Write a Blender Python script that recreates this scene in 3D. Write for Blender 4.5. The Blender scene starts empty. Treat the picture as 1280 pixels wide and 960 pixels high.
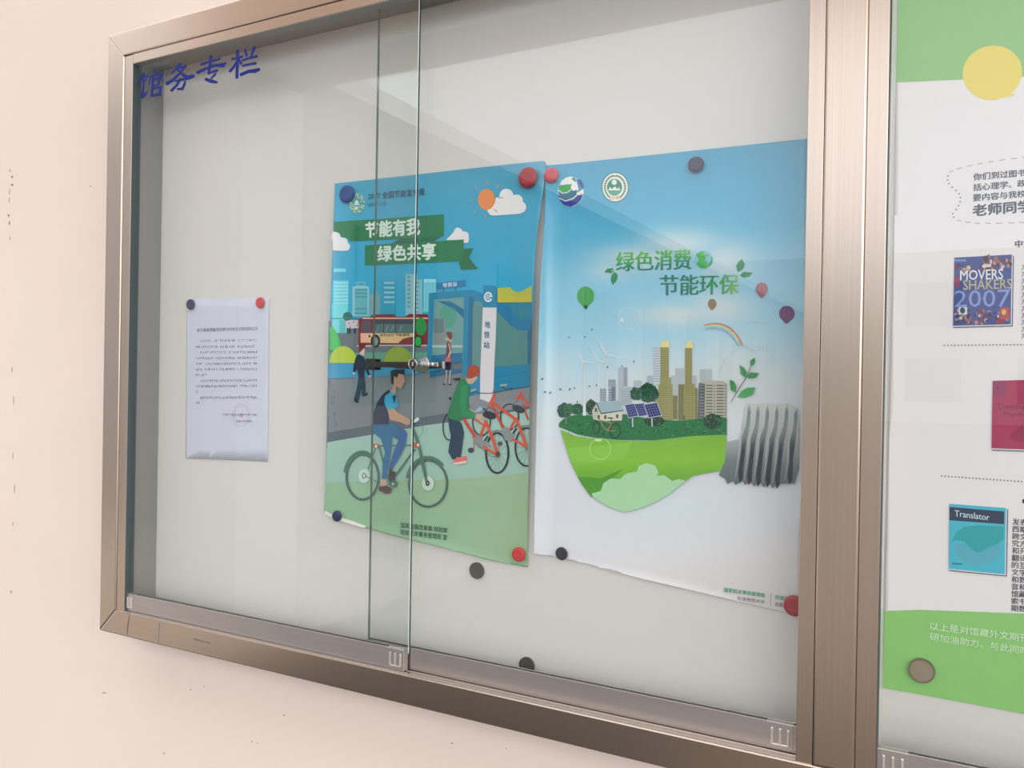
import bpy, bmesh, math, random
from mathutils import Vector, Matrix
from mathutils.geometry import tessellate_polygon

SC = bpy.context.scene
COL = SC.collection
random.seed(7)

# ------------------------------------------------------------------ camera
# world: X along the wall, Y into the wall (backing board face is y = 0), Z up; metres
F_PX, YAW, PITCH, ROLL = 1041.45, 0.49408, -0.003975, 0.017355
CAM = Vector((0.0, -1.10002, 1.5))
cy_, sy_, cp_, sp_ = math.cos(YAW), math.sin(YAW), math.cos(PITCH), math.sin(PITCH)
fwd = Vector((-sy_*cp_, cy_*cp_, sp_))
r0 = Vector((cy_, sy_, 0)); u0 = r0.cross(fwd)
rgt = r0*math.cos(ROLL) + u0*math.sin(ROLL)
upv = -r0*math.sin(ROLL) + u0*math.cos(ROLL)
cam_d = bpy.data.cameras.new('camera'); cam = bpy.data.objects.new('camera', cam_d); COL.objects.link(cam)
cam_d.sensor_width = 36; cam_d.lens = 36*F_PX/1280; cam_d.clip_start = 0.02; cam_d.clip_end = 300
M3 = Matrix((rgt, upv, -fwd)).transposed()
cam.matrix_world = Matrix.Translation(CAM) @ M3.to_4x4()
SC.camera = cam

# ------------------------------------------------------------------ world and exposure
w = bpy.data.worlds.new('overcast_sky'); SC.world = w; w.use_nodes = True
nt = w.node_tree; bg = nt.nodes['Background']
tc = nt.nodes.new('ShaderNodeTexCoord'); sep = nt.nodes.new('ShaderNodeSeparateXYZ')
rmp = nt.nodes.new('ShaderNodeValToRGB')
nt.links.new(tc.outputs['Generated'], sep.inputs[0]); nt.links.new(sep.outputs['Z'], rmp.inputs[0])
rmp.color_ramp.elements[0].position = 0.0; rmp.color_ramp.elements[0].color = (0.74, 0.82, 0.93, 1)
rmp.color_ramp.elements[1].position = 0.7; rmp.color_ramp.elements[1].color = (0.84, 0.81, 0.79, 1)
nt.links.new(rmp.outputs[0], bg.inputs[0]); bg.inputs[1].default_value = 1.0
sd = bpy.data.lights.new('soft_sun', 'SUN'); sd.energy = 0.62; sd.angle = math.radians(50); sd.color = (1.0, 0.93, 0.86)
so = bpy.data.objects.new('soft_sun', sd); COL.objects.link(so)
so.rotation_euler = Vector((-0.75, 0.65, -0.28)).to_track_quat('-Z', 'Y').to_euler()
SC.view_settings.view_transform = 'Standard'; SC.view_settings.look = 'None'
SC.view_settings.gamma = 1; SC.view_settings.exposure = 1.29
SC.view_settings.use_curve_mapping = False

# ------------------------------------------------------------------ helpers
def s2l(c):
    c = c/255.0
    return c/12.92 if c <= 0.04045 else ((c+0.055)/1.055)**2.4
KPR, RPR = 0.76, (0.034, 0.028, 0.018)
def ink(r, g, b):
    """printing-ink reflectance from a colour sample (veil of the glass removed)"""
    c = [max(0.006, (s2l(v)-q)/KPR) for v, q in zip((r, g, b), RPR)]
    k = min(1.0, 0.89/max(c))
    return tuple(v*k for v in c)
def at(px, py, ymm=-2.0):
    d = fwd + rgt*((px-640)/F_PX) - upv*((py-480)/F_PX)
    t = (ymm/1000.0 - CAM.y)/d.y
    return CAM + d*t

def empty(name, loc=(0, 0, 0)):
    o = bpy.data.objects.new(name, None); COL.objects.link(o); o.location = loc; o.empty_display_size = 0.05
    return o
def tag(o, label=None, cat=None, group=None, kind=None):
    for k, v in (('label', label), ('category', cat), ('group', group), ('kind', kind)):
        if v: o[k] = v
    return o
def link(name, me, mat, parent=None, smooth=False):
    o = bpy.data.objects.new(name, me); COL.objects.link(o)
    if mat: me.materials.append(mat)
    if parent:
        o.parent = parent
        ploc = Vector((0, 0, 0)); q = parent
        while q: ploc += q.location; q = q.parent
        o.location = -ploc          # mesh data is in world coordinates
    if smooth:
        for p in me.polygons: p.use_smooth = True
    return o
def bm_link(name, bm, mat, parent=None, smooth=False, bevel=0):
    bmesh.ops.recalc_face_normals(bm, faces=bm.faces)
    me = bpy.data.meshes.new(name); bm.to_mesh(me); bm.free()
    o = link(name, me, mat, parent, smooth)
    if bevel:
        m = o.modifiers.new('edge', 'BEVEL'); m.width = bevel/1000; m.segments = 2; m.limit_method = 'ANGLE'
        m.harden_normals = False
    return o
def add_box(bm, x0, x1, y0, y1, z0, z1):
    v = [bm.verts.new((x/1000, y/1000, z/1000+1.5)) for z in (z0, z1) for y in (y0, y1) for x in (x0, x1)]
    for f in ((0, 1, 3, 2), (4, 6, 7, 5), (0, 4, 5, 1), (2, 3, 7, 6), (0, 2, 6, 4), (1, 5, 7, 3)):
        bm.faces.new([v[i] for i in f])
def box(name, x0, x1, y0, y1, z0, z1, mat, parent=None, bevel=0):
    bm = bmesh.new(); add_box(bm, x0, x1, y0, y1, z0, z1)
    return bm_link(name, bm, mat, parent, bevel=bevel)
def prism(name, poly, y0, y1, mat, parent=None, bevel=0):
    bm = bmesh.new()
    a = [bm.verts.new((x/1000, y0/1000, z/1000+1.5)) for x, z in poly]
    b = [bm.verts.new((x/1000, y1/1000, z/1000+1.5)) for x, z in poly]
    bm.faces.new(a); bm.faces.new(b); n = len(poly)
    for i in range(n): bm.faces.new((a[i], a[(i+1) % n], b[(i+1) % n], b[i]))
    return bm_link(name, bm, mat, parent, bevel=bevel)
def lathe_y(name, cx, cz, prof, mat, parent=None, seg=40):
    """revolve (radius, y) profile in mm about an axis along Y through (cx, cz) mm"""
    bm = bmesh.new(); rings = []
    for r, y in prof:
        if r < 1e-6: rings.append([bm.verts.new((cx/1000, y/1000, cz/1000+1.5))])
        else: rings.append([bm.verts.new(((cx+r*math.cos(2*math.pi*k/seg))/1000, y/1000, (cz+r*math.sin(2*math.pi*k/seg))/1000+1.5)) for k in range(seg)])
    for A, B in zip(rings, rings[1:]):
        for k in range(seg):
            k2 = (k+1) % seg
            if len(A) == 1 and len(B) == 1: continue
            if len(A) == 1: bm.faces.new((A[0], B[k], B[k2]))
            elif len(B) == 1: bm.faces.new((A[k], A[k2], B[0]))
            else: bm.faces.new((A[k], A[k2], B[k2], B[k]))
    o = bm_link(name, bm, mat, parent, smooth=True)
    m = o.modifiers.new('split', 'EDGE_SPLIT'); m.split_angle = math.radians(40)
    return o

# ------------------------------------------------------------------ materials
def mat(name, col, rough=0.5, metal=0.0, spec=0.5):
    m = bpy.data.materials.new(name); m.use_nodes = True
    p = m.node_tree.nodes['Principled BSDF']
    p.inputs['Base Color'].default_value = (*col, 1); p.inputs['Roughness'].default_value = rough
    p.inputs['Metallic'].default_value = metal; p.inputs['Specular IOR Level'].default_value = spec
    return m, m.node_tree, p
def noise_bump(nt, p, scale, strength, dist, stretch=(1, 1, 1), detail=4):
    tcn = nt.nodes.new('ShaderNodeTexCoord'); mp = nt.nodes.new('ShaderNodeMapping'); mp.inputs['Scale'].default_value = stretch
    n = nt.nodes.new('ShaderNodeTexNoise'); n.inputs['Scale'].default_value = scale; n.inputs['Detail'].default_value = detail
    b = nt.nodes.new('ShaderNodeBump'); b.inputs['Strength'].default_value = strength; b.inputs['Distance'].default_value = dist
    nt.links.new(tcn.outputs['Object'], mp.inputs[0]); nt.links.new(mp.outputs[0], n.inputs[0])
    nt.links.new(n.outputs[0], b.inputs['Height']); nt.links.new(b.outputs[0], p.inputs['Normal'])
    return n
def tint_noise(nt, p, a, b, scale, stretch=(1, 1, 1), lo=0.35, hi=0.65):
    tcn = nt.nodes.new('ShaderNodeTexCoord'); mp = nt.nodes.new('ShaderNodeMapping'); mp.inputs['Scale'].default_value = stretch
    n = nt.nodes.new('ShaderNodeTexNoise'); n.inputs['Scale'].default_value = scale; n.inputs['Detail'].default_value = 5
    r = nt.nodes.new('ShaderNodeValToRGB'); r.color_ramp.elements[0].position = lo; r.color_ramp.elements[1].position = hi
    r.color_ramp.elements[0].color = (*a, 1); r.color_ramp.elements[1].color = (*b, 1)
    nt.links.new(tcn.outputs['Object'], mp.inputs[0]); nt.links.new(mp.outputs[0], n.inputs[0])
    nt.links.new(n.outputs[0], r.inputs[0]); nt.links.new(r.outputs[0], p.inputs['Base Color'])

M_WALL, n_, p_ = mat('cream_wall_paint', (0.80, 0.68, 0.60), 0.75, 0, 0.3)
tint_noise(n_, p_, (0.80, 0.685, 0.615), (0.83, 0.715, 0.64), 1.6); noise_bump(n_, p_, 60, 0.12, 0.002)
def steel(name, axis, col=(0.55, 0.452, 0.378), rough=0.24):
    m, n_, p_ = mat(name, col, rough, 1.0)
    st = (2, 2, 2); st = tuple(2 if i == axis else 420 for i in range(3))
    a = tuple(c*0.97 for c in col); b = tuple(min(1, c*1.03) for c in col)
    tint_noise(n_, p_, a, b, 1.0, st); noise_bump(n_, p_, 1.0, 0.04, 0.0003, st)
    p_.inputs['Anisotropic'].default_value = 0.0
    return m
M_STEEL_H = steel('brushed_steel_horizontal', 0)
M_STEEL_V = steel('brushed_steel_vertical', 2)
M_RAIL = steel('satin_aluminium_rail', 0, (0.56, 0.52, 0.50), 0.42)
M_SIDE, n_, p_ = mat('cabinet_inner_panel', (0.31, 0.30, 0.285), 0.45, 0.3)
M_BOARD, n_, p_ = mat('white_magnetic_board', (0.745, 0.708, 0.69), 0.32, 0, 0.5)
noise_bump(n_, p_, 3, 0.05, 0.003)
M_CHANNEL, _, _ = mat('dark_glazing_channel', (0.055, 0.075, 0.08), 0.6)
M_LOCK, _, _ = mat('worn_chrome', (0.42, 0.40, 0.38), 0.16, 1.0)
M_CHROME, _, _ = mat('polished_chrome', (0.75, 0.73, 0.70), 0.10, 1.0)
M_BRIGHT, _, _ = mat('worn_bright_metal', (0.86, 0.82, 0.78), 0.28, 0.8)
M_DARKMET, _, _ = mat('dark_steel_bar', (0.07, 0.06, 0.06), 0.30, 0.9)
M_BLACK, _, _ = mat('black_recess', (0.01, 0.01, 0.01), 0.6)
M_VINYL, _, _ = mat('blue_vinyl', (0.016, 0.026, 0.20), 0.6, 0, 0.12)
M_DIRT, _, _ = mat('dark_grime', (0.10, 0.085, 0.075), 0.8)
M_CHIP, _, _ = mat('chipped_plaster', (0.30, 0.24, 0.19), 0.9)
M_DARK_PATCH, n_, p_ = mat('added_dark_patch', (0.022, 0.019, 0.018), 0.7)
M_FLOOR, _, _ = mat('brown_paving', (0.12, 0.095, 0.075), 0.7)
M_PALE, _, _ = mat('added_pale_slab', (0.50, 0.46, 0.42), 0.7)
M_YARD, n_, p_ = mat('pale_yard_paving', (0.26, 0.24, 0.22), 0.8)
M_BEAM, _, _ = mat('added_beam_tan', (0.52, 0.39, 0.30), 0.8)
M_LIGHTCOL, _, _ = mat('white_pillar_paint', (0.80, 0.78, 0.74), 0.7)
M_WING, _, _ = mat('grey_render', (0.30, 0.31, 0.32), 0.8)
M_WINGLASS, _, _ = mat('dark_window_glass', (0.06, 0.08, 0.09), 0.1)
M_EAVE, _, _ = mat('pale_eave', (0.62, 0.62, 0.60), 0.7)

def glass(name, tint):
    m = bpy.data.materials.new(name); m.use_nodes = True; nt = m.node_tree; nt.nodes.clear()
    out = nt.nodes.new('ShaderNodeOutputMaterial'); mix = nt.nodes.new('ShaderNodeMixShader')
    tr = nt.nodes.new('ShaderNodeBsdfTransparent'); tr.inputs[0].default_value = (*tint, 1)
    gl = nt.nodes.new('ShaderNodeBsdfGlossy'); gl.inputs['Roughness'].default_value = 0.0
    geo = nt.nodes.new('ShaderNodeNewGeometry')
    dot = nt.nodes.new('ShaderNodeVectorMath'); dot.operation = 'DOT_PRODUCT'
    nt.links.new(geo.outputs['Incoming'], dot.inputs[0]); nt.links.new(geo.outputs['Normal'], dot.inputs[1])
    def mth(op, a, b=None):
        n = nt.nodes.new('ShaderNodeMath'); n.operation = op
        for i, v in enumerate((a, b)):
            if v is None: continue
            if isinstance(v, (int, float)): n.inputs[i].default_value = v
            else: nt.links.new(v, n.inputs[i])
        return n.outputs[0]
    c = mth('ABSOLUTE', dot.outputs['Value']); k = mth('POWER', mth('SUBTRACT', 1.0, c), 5.0)
    f = mth('ADD', mth('MULTIPLY', k, 0.957), 0.043)     # Schlick reflectance of glass
    nt.links.new(f, mix.inputs[0]); nt.links.new(tr.outputs[0], mix.inputs[1]); nt.links.new(gl.outputs[0], mix.inputs[2])
    nt.links.new(mix.outputs[0], out.inputs[0])
    return m
M_GLASS = glass('clear_float_glass', (0.973, 0.988, 0.981))
M_GEDGE, _, p_ = mat('green_glass_edge', (0.02, 0.045, 0.045), 0.4, 0, 0.2)
M_GSOFT, _, p_ = mat('pale_green_glass_edge', (0.16, 0.22, 0.19), 0.4, 0, 0.2)
M_GARRIS, _, p_ = mat('polished_glass_arris', (0.72, 0.80, 0.77), 0.25, 0.0, 0.8)

def print_mat(name, rough):
    m, n_, p_ = mat(name, (1, 1, 1), rough)
    a = n_.nodes.new('ShaderNodeAttribute'); a.attribute_name = 'Col'
    n_.links.new(a.outputs['Color'], p_.inputs['Base Color'])
    return m
M_PRINT = print_mat('glossy_printed_paper', 0.28)
M_PAPER = print_mat('plain_office_paper', 0.6)

# ------------------------------------------------------------------ printed artwork
_fc = bpy.data.curves.new('lettering_source', 'FONT'); _fo = bpy.data.objects.new('lettering_source', _fc); COL.objects.link(_fo)
_cache = {}
def glyphs(s, res, spacing):
    key = (s, res, spacing)
    if key not in _cache:
        _fc.body = s; _fc.resolution_u = res; _fc.space_character = spacing
        dg = bpy.context.evaluated_depsgraph_get(); dg.update()
        me = bpy.data.meshes.new_from_object(_fo.evaluated_get(dg)); me.calc_loop_triangles()
        vs = [(v.co.x, v.co.y) for v in me.vertices]; ts = [tuple(t.vertices) for t in me.loop_triangles]
        x0 = min(v[0] for v in vs); x1 = max(v[0] for v in vs); y0 = min(v[1] for v in vs); y1 = max(v[1] for v in vs)
        _cache[key] = ([((x-x0)/(x1-x0), (y-y0)/(y1-y0)) for x, y in vs], ts, x1-x0, y1-y0)
        bpy.data.meshes.remove(me)
    return _cache[key]

class Sheet:
    """a printed sheet: px measurements of the flat print are laid on the real (slightly curled) paper surface"""
    def __init__(s, off=None, base=2.0, xcuts=(), ycuts=(), clips=(), scuts=()):
        s.scuts = scuts; s.off = off or (lambda x, y: 0.0); s.base = base; s.xcuts = xcuts; s.ycuts = ycuts; s.clips = clips; s.lay = 8
        s.ox = s.oy = 0.0; s.sc = 1.0; s.items = []
    def o(s, ox, oy, sc): s.ox, s.oy, s.sc = ox, oy, sc; return s
    def T(s, p): return (s.ox+p[0]/s.sc, s.oy+p[1]/s.sc)
    def _add(s, vs, ts, col, same=False):
        s.lay += 0.12 if same else 1
        s.items.append((vs, ts, col, s.lay))
    def poly(s, pts, c, same=False):
        P = [s.T(p) for p in pts]
        ts = tessellate_polygon([[Vector((x, y, 0)) for x, y in P]])
        s._add(P, [tuple(t) for t in ts], c, same)
    def rect(s, x0, y0, x1, y1, c, same=False, sk=0.0):
        s.poly([(x0, y0), (x1, y0+sk*(x1-x0)), (x1, y1+sk*(x1-x0)), (x0, y1)], c, same)
    def ell(s, cx, cy, rx, ry, c, same=False, n=28, rot=0.0, a0=0, a1=360):
        pts = []
        for k in range(n+1 if a1-a0 < 360 else n):
            a = math.radians(a0+(a1-a0)*k/n); u, v = rx*math.cos(a), ry*math.sin(a)
            pts.append((cx+u*math.cos(rot)-v*math.sin(rot), cy+u*math.sin(rot)+v*math.cos(rot)))
        s.poly(pts, c, same)
    def line(s, pts, w, c, same=False, closed=False):
        P = [s.T(p) for p in pts]; n = len(P)
        W = [x/s.sc for x in (w if isinstance(w, (list, tuple)) else [w]*n)]
        vs, ts = [], []
        rng = range(n if closed else n-1)
        nor = []
        for i in range(n):
            a = P[(i-1) % n] if (closed or i > 0) else P[i]; b = P[(i+1) % n] if (closed or i < n-1) else P[i]
            dx, dy = b[0]-a[0], b[1]-a[1]; L = math.hypot(dx, dy) or 1
            m = 1.0
            if a is not P[i] and b is not P[i]:
                d1 = (P[i][0]-a[0], P[i][1]-a[1]); l1 = math.hypot(*d1) or 1
                cs = abs((d1[0]*dx+d1[1]*dy)/(l1*L)); m = min(1.8, 1/max(cs, 0.3))
            nor.append((-dy/L*m, dx/L*m))
        for i in range(n):
            h = W[i]/2
            vs += [(P[i][0]+nor[i][0]*h, P[i][1]+nor[i][1]*h), (P[i][0]-nor[i][0]*h, P[i][1]-nor[i][1]*h)]
        for i in rng:
            j = (i+1) % n; ts += [(2*i, 2*i+1, 2*j+1), (2*i, 2*j+1, 2*j)]
        s._add(vs, ts, c, same)
    def ring(s, cx, cy, rx, ry, w, c, same=False, n=40, a0=0, a1=360):
        full = a1-a0 >= 360
        pts = [(cx+rx*math.cos(math.radians(a0+(a1-a0)*k/n)), cy+ry*math.sin(math.radians(a0+(a1-a0)*k/n))) for k in range(n if full else n+1)]
        s.line(pts, w, c, same, closed=full)
    def text(s, body, quad, c, bold=0.0, res=2, same=False, spacing=1.0, vert=True):
        tl, tr, br, bl = [s.T(p) for p in quad]
        vs, ts, gw, gh = glyphs(body, res, spacing)
        sh = [(0, 0)] if bold <= 0 else [(-bold, 0), (bold, 0), (0, bold*0.8), (0, -bold*0.8)] if vert else [(-bold, 0), (bold, 0)]
        for k, (du, dv) in enumerate(sh):
            out = []
            for u, v in vs:
                u += du/gw; v += dv/gh
                t = (tl[0]+(tr[0]-tl[0])*u, tl[1]+(tr[1]-tl[1])*u); b = (bl[0]+(br[0]-bl[0])*u, bl[1]+(br[1]-bl[1])*u)
                out.append((b[0]+(t[0]-b[0])*v, b[1]+(t[1]-b[1])*v))
            s._add(out, ts, c, same or k > 0)
    def build(s, name, parent, m, fn=None, label=None, solid=0.0, cuts=True):
        bm = bmesh.new(); cl = bm.verts.layers.float_color.new('Col')
        for vs, ts, c, lay in s.items:
            V = []
            for x, y in vs:
                v = bm.verts.new((x, y, lay))
                cc = c(x, y) if callable(c) else c
                v[cl] = (*ink(*cc), 1) if cc else (1, 1, 1, 1); V.append(v)
            for t in ts:
                try: bm.faces.new([V[i] for i in t])
                except ValueError: pass
        s.items = []
        def cut(co, no, clear=False):
            bmesh.ops.bisect_plane(bm, geom=bm.verts[:]+bm.edges[:]+bm.faces[:], dist=1e-6, plane_co=co, plane_no=no, clear_outer=clear)
        for co, no in s.clips: cut((*co, 0), (*no, 0), True)
        if cuts:
            for x in s.xcuts: cut((x, 0, 0), (1, 0, 0))
            for y in s.ycuts: cut((0, y, 0), (0, 1, 0))
            for co, no in s.scuts: cut((*co, 0), (*no, 0))
        if fn:
            for v in bm.verts: v[cl] = (*ink(*fn(v.co.x, v.co.y)), 1)
        for v in bm.verts:
            v.co = at(v.co.x, v.co.y, -(s.base + s.off(v.co.x, v.co.y) + 0.012*v.co.z))
        bm.normal_update()
        for f in bm.faces:
            if f.normal.y > 0: f.normal_flip()
        if solid: bmesh.ops.remove_doubles(bm, verts=bm.verts[:], dist=1e-6)
        me = bpy.data.meshes.new(name); bm.to_mesh(me); bm.free()
        ob = link(name, me, m, parent, smooth=bool(solid))
        if solid:
            md = ob.modifiers.new('thickness', 'SOLIDIFY'); md.thickness = solid/1000; md.offset = -1
        if label: ob['label'] = label
        return ob

def frange(a, b, st):
    out = []
    while a <= b: out.append(a); a += st
    return out
def lerp3(keys, y):
    if y <= keys[0][0]: return keys[0][1]
    for (a, ca), (b, cb) in zip(keys, keys[1:]):
        if y <= b:
            t = (y-a)/(b-a); return tuple(p+(q-p)*t for p, q in zip(ca, cb))
    return keys[-1][1]

# ================================================================== SETTING
def sbox(name, x0, x1, y0, y1, z0, z1, m, parent=None):
    bm = bmesh.new(); add_box(bm, x0*1000, x1*1000, y0*1000, y1*1000, (z0-1.5)*1000, (z1-1.5)*1000)
    return bm_link(name, bm, m, parent)
wall = tag(sbox('wall_back', -7, 5, 0.012, 0.25, 0, 4.2, M_WALL), 'cream painted wall behind the cabinet', kind='structure')
tag(sbox('floor', -3.35, 5, -3.2, 0.012, -0.1, 0, M_FLOOR), 'brown paving at the foot of the wall', kind='structure')
tag(sbox('trim_pale_reflector', -9, -3.35, -4.6, 0.012, -0.1, 0.01, M_PALE), 'added pale slab mirrored in the left end of the bottom frame', kind='structure')  # unseen slab, added to brighten the left end of the bottom rail's reflection
tag(sbox('trim_reflection_patch', -3.3, -0.95, -3.1, -0.9, 0, 0.012, M_DARK_PATCH), 'added dark patch mirrored in the bottom frame', kind='structure')  # invented unseen patch, put in to darken the steel bottom rail's reflection
tag(sbox('trim_reflection_beam', -4.26, 5, -2.9, -2.5, 3.25, 4.5, M_BEAM), 'added tan beam mirrored in the top frame, resting on the pillar', kind='structure')  # unseen beam, added so the steel top rail reflects a darker tan
tag(sbox('ground', -40, 40, -60, -3.2, -0.15, -0.02, M_YARD), 'paved yard in front of the wall', kind='structure')

# what the panes mirror: a pale pillar and a grey wing with a pale eave standing out in the yard
pil = tag(sbox('white_pillar', -4.26, -3.62, -2.95, -2.45, 0, 3.25, M_LIGHTCOL), 'white painted pillar standing out in front of the wall', kind='structure')
wing = sbox('trim_wing_building', -12, -6.0, -40, -4.6, -0.02, 4.5, M_WING)
tag(wing, 'grey side wing of the building across the yard', kind='structure')
sbox('eave', -12, -5.75, -40, -4.5, 4.5, 4.72, M_EAVE, wing)
for k in range(8):
    y = -6.4-k*3.2
    sbox('window', -6.03, -5.97, y-1.6, y, 1.2, 3.2, M_WINGLASS, wing)

far = tag(sbox('far_building', -30, 34, -46, -40, -0.02, 7.5, M_LIGHTCOL), 'pale block on the far side of the yard', kind='structure')
for k in range(14):
    for z in (0.9, 4.2): sbox('window', -28+k*4.3, -25.8+k*4.3, -39.99, -39.93, z, z+1.9, M_WING, far)

# ================================================================== CABINET
cab = empty('notice_cabinet', (-0.123, 0.012, 1.01))
tag(cab, 'stainless steel framed wall notice cabinet with sliding glass doors, mounted on the cream wall', 'cabinet')
FY = -71
def frame_bar(name, poly, m): return prism(name, poly, FY, 12, m, cab, bevel=2.0)
X0, X1, X2, X3 = -1440, -1395, -146, -100
R1, R0 = 1194, 1149
g = 0.25
frame_bar('frame_stile', [(X0, 643), (X1-0, 598), (X1-0, -445), (X0, -490)], M_STEEL_V)
frame_bar('frame_rail', [(X0+g, 643), (R1-g, 643), (R0-g, 598), (X1+g, 598)], M_STEEL_H)
frame_bar('frame_rail', [(X0+g, -490), (R1-g, -490), (R0-g, -445), (X1+g, -445)], M_STEEL_H)
frame_bar('frame_stile', [(R1, 643), (R0, 598), (R0, -445), (R1, -490)], M_STEEL_V)
box('mullion', X2, X3, FY, 12, -445+g, 598-g, M_STEEL_V, cab, bevel=2.6)
SY = -68.6
def strips(xl, xr, xli, xri, mside):
    box('track_strip', xl+0.1, xli, SY, -50, -445.5, 597, M_STEEL_V, cab, bevel=0.7)
    box('track_strip', xri, xr-0.35, SY, -50, -445.5, 597, M_STEEL_V, cab, bevel=0.7)
    box('track_strip', xli+0.2, xri-0.2, SY, -50, 580, 597.9, M_STEEL_H, cab, bevel=0.7)
    box('bottom_track', xli+0.2, xri-0.2, -50, 0, -449, -445, M_RAIL, cab)
    bm = bmesh.new(); add_box(bm, xli+0.2, xri-0.2, SY, -50, -449, -446); add_box(bm, xli+0.2, xri-0.2, SY, -66.6, -446, -443.5)
    add_box(bm, xli+0.2, xri-0.2, -56, -54.5, -446, -444)
    bm_link('bottom_track', bm, M_RAIL, cab, bevel=0.3)
    box('glazing_channel', xli-1.5, xli-0.1, -68, -50.2, -445, 580, M_CHANNEL, cab) if False else None
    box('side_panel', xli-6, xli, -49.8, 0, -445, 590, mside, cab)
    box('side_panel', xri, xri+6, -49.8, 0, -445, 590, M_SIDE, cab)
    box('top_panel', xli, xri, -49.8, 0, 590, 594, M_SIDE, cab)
    box('backing_board', xli-4, xri+4, 0.05, 9, -448, 596, M_BOARD, cab)
    # thin strips on the inner cheeks of the track, dark teal at the side
    box('track_cheek', xli, xli+0.8, -68.2, -50.2, -444, 579.5, M_CHANNEL, cab)
    box('track_cheek', xli+1, xri-1, -68.2, -50.2, 579.2, 579.9, M_SIDE, cab)
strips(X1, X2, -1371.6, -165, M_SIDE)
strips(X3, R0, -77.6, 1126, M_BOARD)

def cap_ridges(door, x0, x1, y, z0, z1, n=3):
    o = box('end_cap', x0, x1, y-0.7, y+9, z0, z1, M_RAIL, door, bevel=0.4)
    bm = bmesh.new(); w_ = (x1-x0); a = x0+w_*0.22; b = x1-w_*0.18
    zt, zb = z1-(z1-z0)*0.2, z0+(z1-z0)*0.2
    for k in range(3):
        xx = a+(b-a)*k/2; add_box(bm, xx-1.3, xx+1.3, y-2.4, y-0.7, zb, zt)
    add_box(bm, a-1.0, b+1.0, y-1.8, y-0.7, zb-0.8, zb+0.8)
    bm_link('grip_ridge', bm, M_BRIGHT, door, bevel=0.6)

def door(x0, x1, yf, yg, rx0, rx1, caps, label, z0=-411, z1=-444.5, xo=None):
    """glass pane yg..yg+5 with an aluminium bottom rail whose face is at yf"""
    bm = bmesh.new(); add_box(bm, x0+0.3, x1-0.3, yg, yg+5, z0-5, 586)
    pane = bm_link('glass_door', bm, M_GLASS, cab); pane['label'] = label
    e = 0.35
    for xe, sg in ((x0, 1), (x1, -1)):
        xa, xb = sorted((xe, xe+sg*0.28))
        box('pane_edge', xa, xb, yg+(1.3 if sg < 0 else 0.2), yg+5, z0-5, 586, M_GEDGE if sg < 0 else M_GSOFT, pane)
        if sg < 0: box('edge_arris', xa-0.15, xb+0.1, yg-0.05, yg+1.3, z0-5, 586, M_GARRIS, pane)
    bm = bmesh.new()
    add_box(bm, rx0, rx1, yf, yf+1.4, z1, z0)
    add_box(bm, rx0, rx1, yf+9, yf+10.4, z1, z0)
    add_box(bm, rx0, rx1, yf+1.4, yf+9, z1+3, z0-8)
    bm_link('bottom_rail', bm, M_RAIL, pane, bevel=0.4)
    for a, b in caps: cap_ridges(pane, a, b, yf, z1+0.5, z0-0.3)
    return pane
d1 = door(-1392, -729.5, -64, -62, -1371.2, -736, [(-1371.2, -1354), (-768, -736.2)], 'front glass pane on the left with blue lettering')
d2 = door(-819, -152, -50, -46, -819, -165.4, [(-203, -171)], 'rear glass pane on the right')
d3 = door(-96, 560, -64, -62, -77.2, 553, [(-77, -45), (521, 553)], 'front glass pane of the right bay')
d4 = door(470, 1145, -50, -46, 470, 1125, [(1088, 1120)], 'rear glass pane of the right bay')

# blue vinyl characters stuck on the front pane (brush strokes with varying width)
def character(label, strokes, parent):
    s = Sheet(base=62.15); s.lay = 0; s.o(160, 50, 7.111)
    for k, (pts, w_) in enumerate(strokes):
        W = [1.22*q for q in (w_ if isinstance(w_, list) else [w_]*len(pts))]
        s.line(pts, W, (44, 52, 150), same=k > 0)
        for p, ww in zip(pts, W): s.ell(p[0], p[1], ww/2, ww/2, (44, 52, 150), same=True, n=14)
    o = s.build('blue_character', parent, M_VINYL, cuts=False); o['label'] = label
character('blue brush-style character 馆', [
    ([(140, 300), (118, 350), (88, 393)], [20, 16, 10]), ([(118, 334), (176, 322), (160, 360)], [13, 16, 8]),
    ([(140, 352), (136, 420), (130, 505)], [15, 17, 24]), ([(128, 508), (152, 488), (174, 452)], [24, 20, 7]),
    ([(237, 274), (246, 302)], [20, 20]), ([(196, 332), (250, 314), (303, 298)], [12, 14, 18]), ([(196, 330), (190, 388)], [16, 10]),
    ([(302, 300), (290, 358)], [18, 10]), ([(222, 345), (218, 420), (213, 496)], [17, 18, 22]), ([(222, 350), (276, 338), (271, 396), (222, 408)], [14, 17, 15, 14]),
    ([(218, 432), (291, 420), (284, 484), (214, 494)], [15, 19, 19, 20])], d1)
character('blue brush-style character 务', [
    ([(462, 216), (424, 262), (384, 298)], [24, 19, 14]), ([(432, 256), (508, 236), (458, 300), (400, 355), (350, 386)], [15, 22, 18, 22, 30]),
    ([(440, 268), (488, 308), (530, 336), (578, 322)], [13, 22, 32, 26]), ([(420, 366), (512, 344), (500, 400), (484, 434), (444, 436)], [13, 22, 20, 20, 17]),
    ([(464, 350), (436, 400), (388, 448)], [19, 19, 22])], d1)
character('blue brush-style character 专', [
    ([(652, 216), (730, 192), (814, 168)], [20, 17, 16]), ([(620, 288), (700, 252), (760, 230), (868, 208)], [26, 20, 20, 15]),
    ([(790, 232), (846, 226), (864, 206)], [14, 30, 16]), ([(736, 148), (728, 230), (718, 296)], [24, 20, 20]),
    ([(716, 296), (790, 272), (772, 310), (742, 338)], [14, 20, 18, 14]), ([(694, 350), (740, 366), (786, 376)], [24, 30, 18])], d1)
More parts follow.
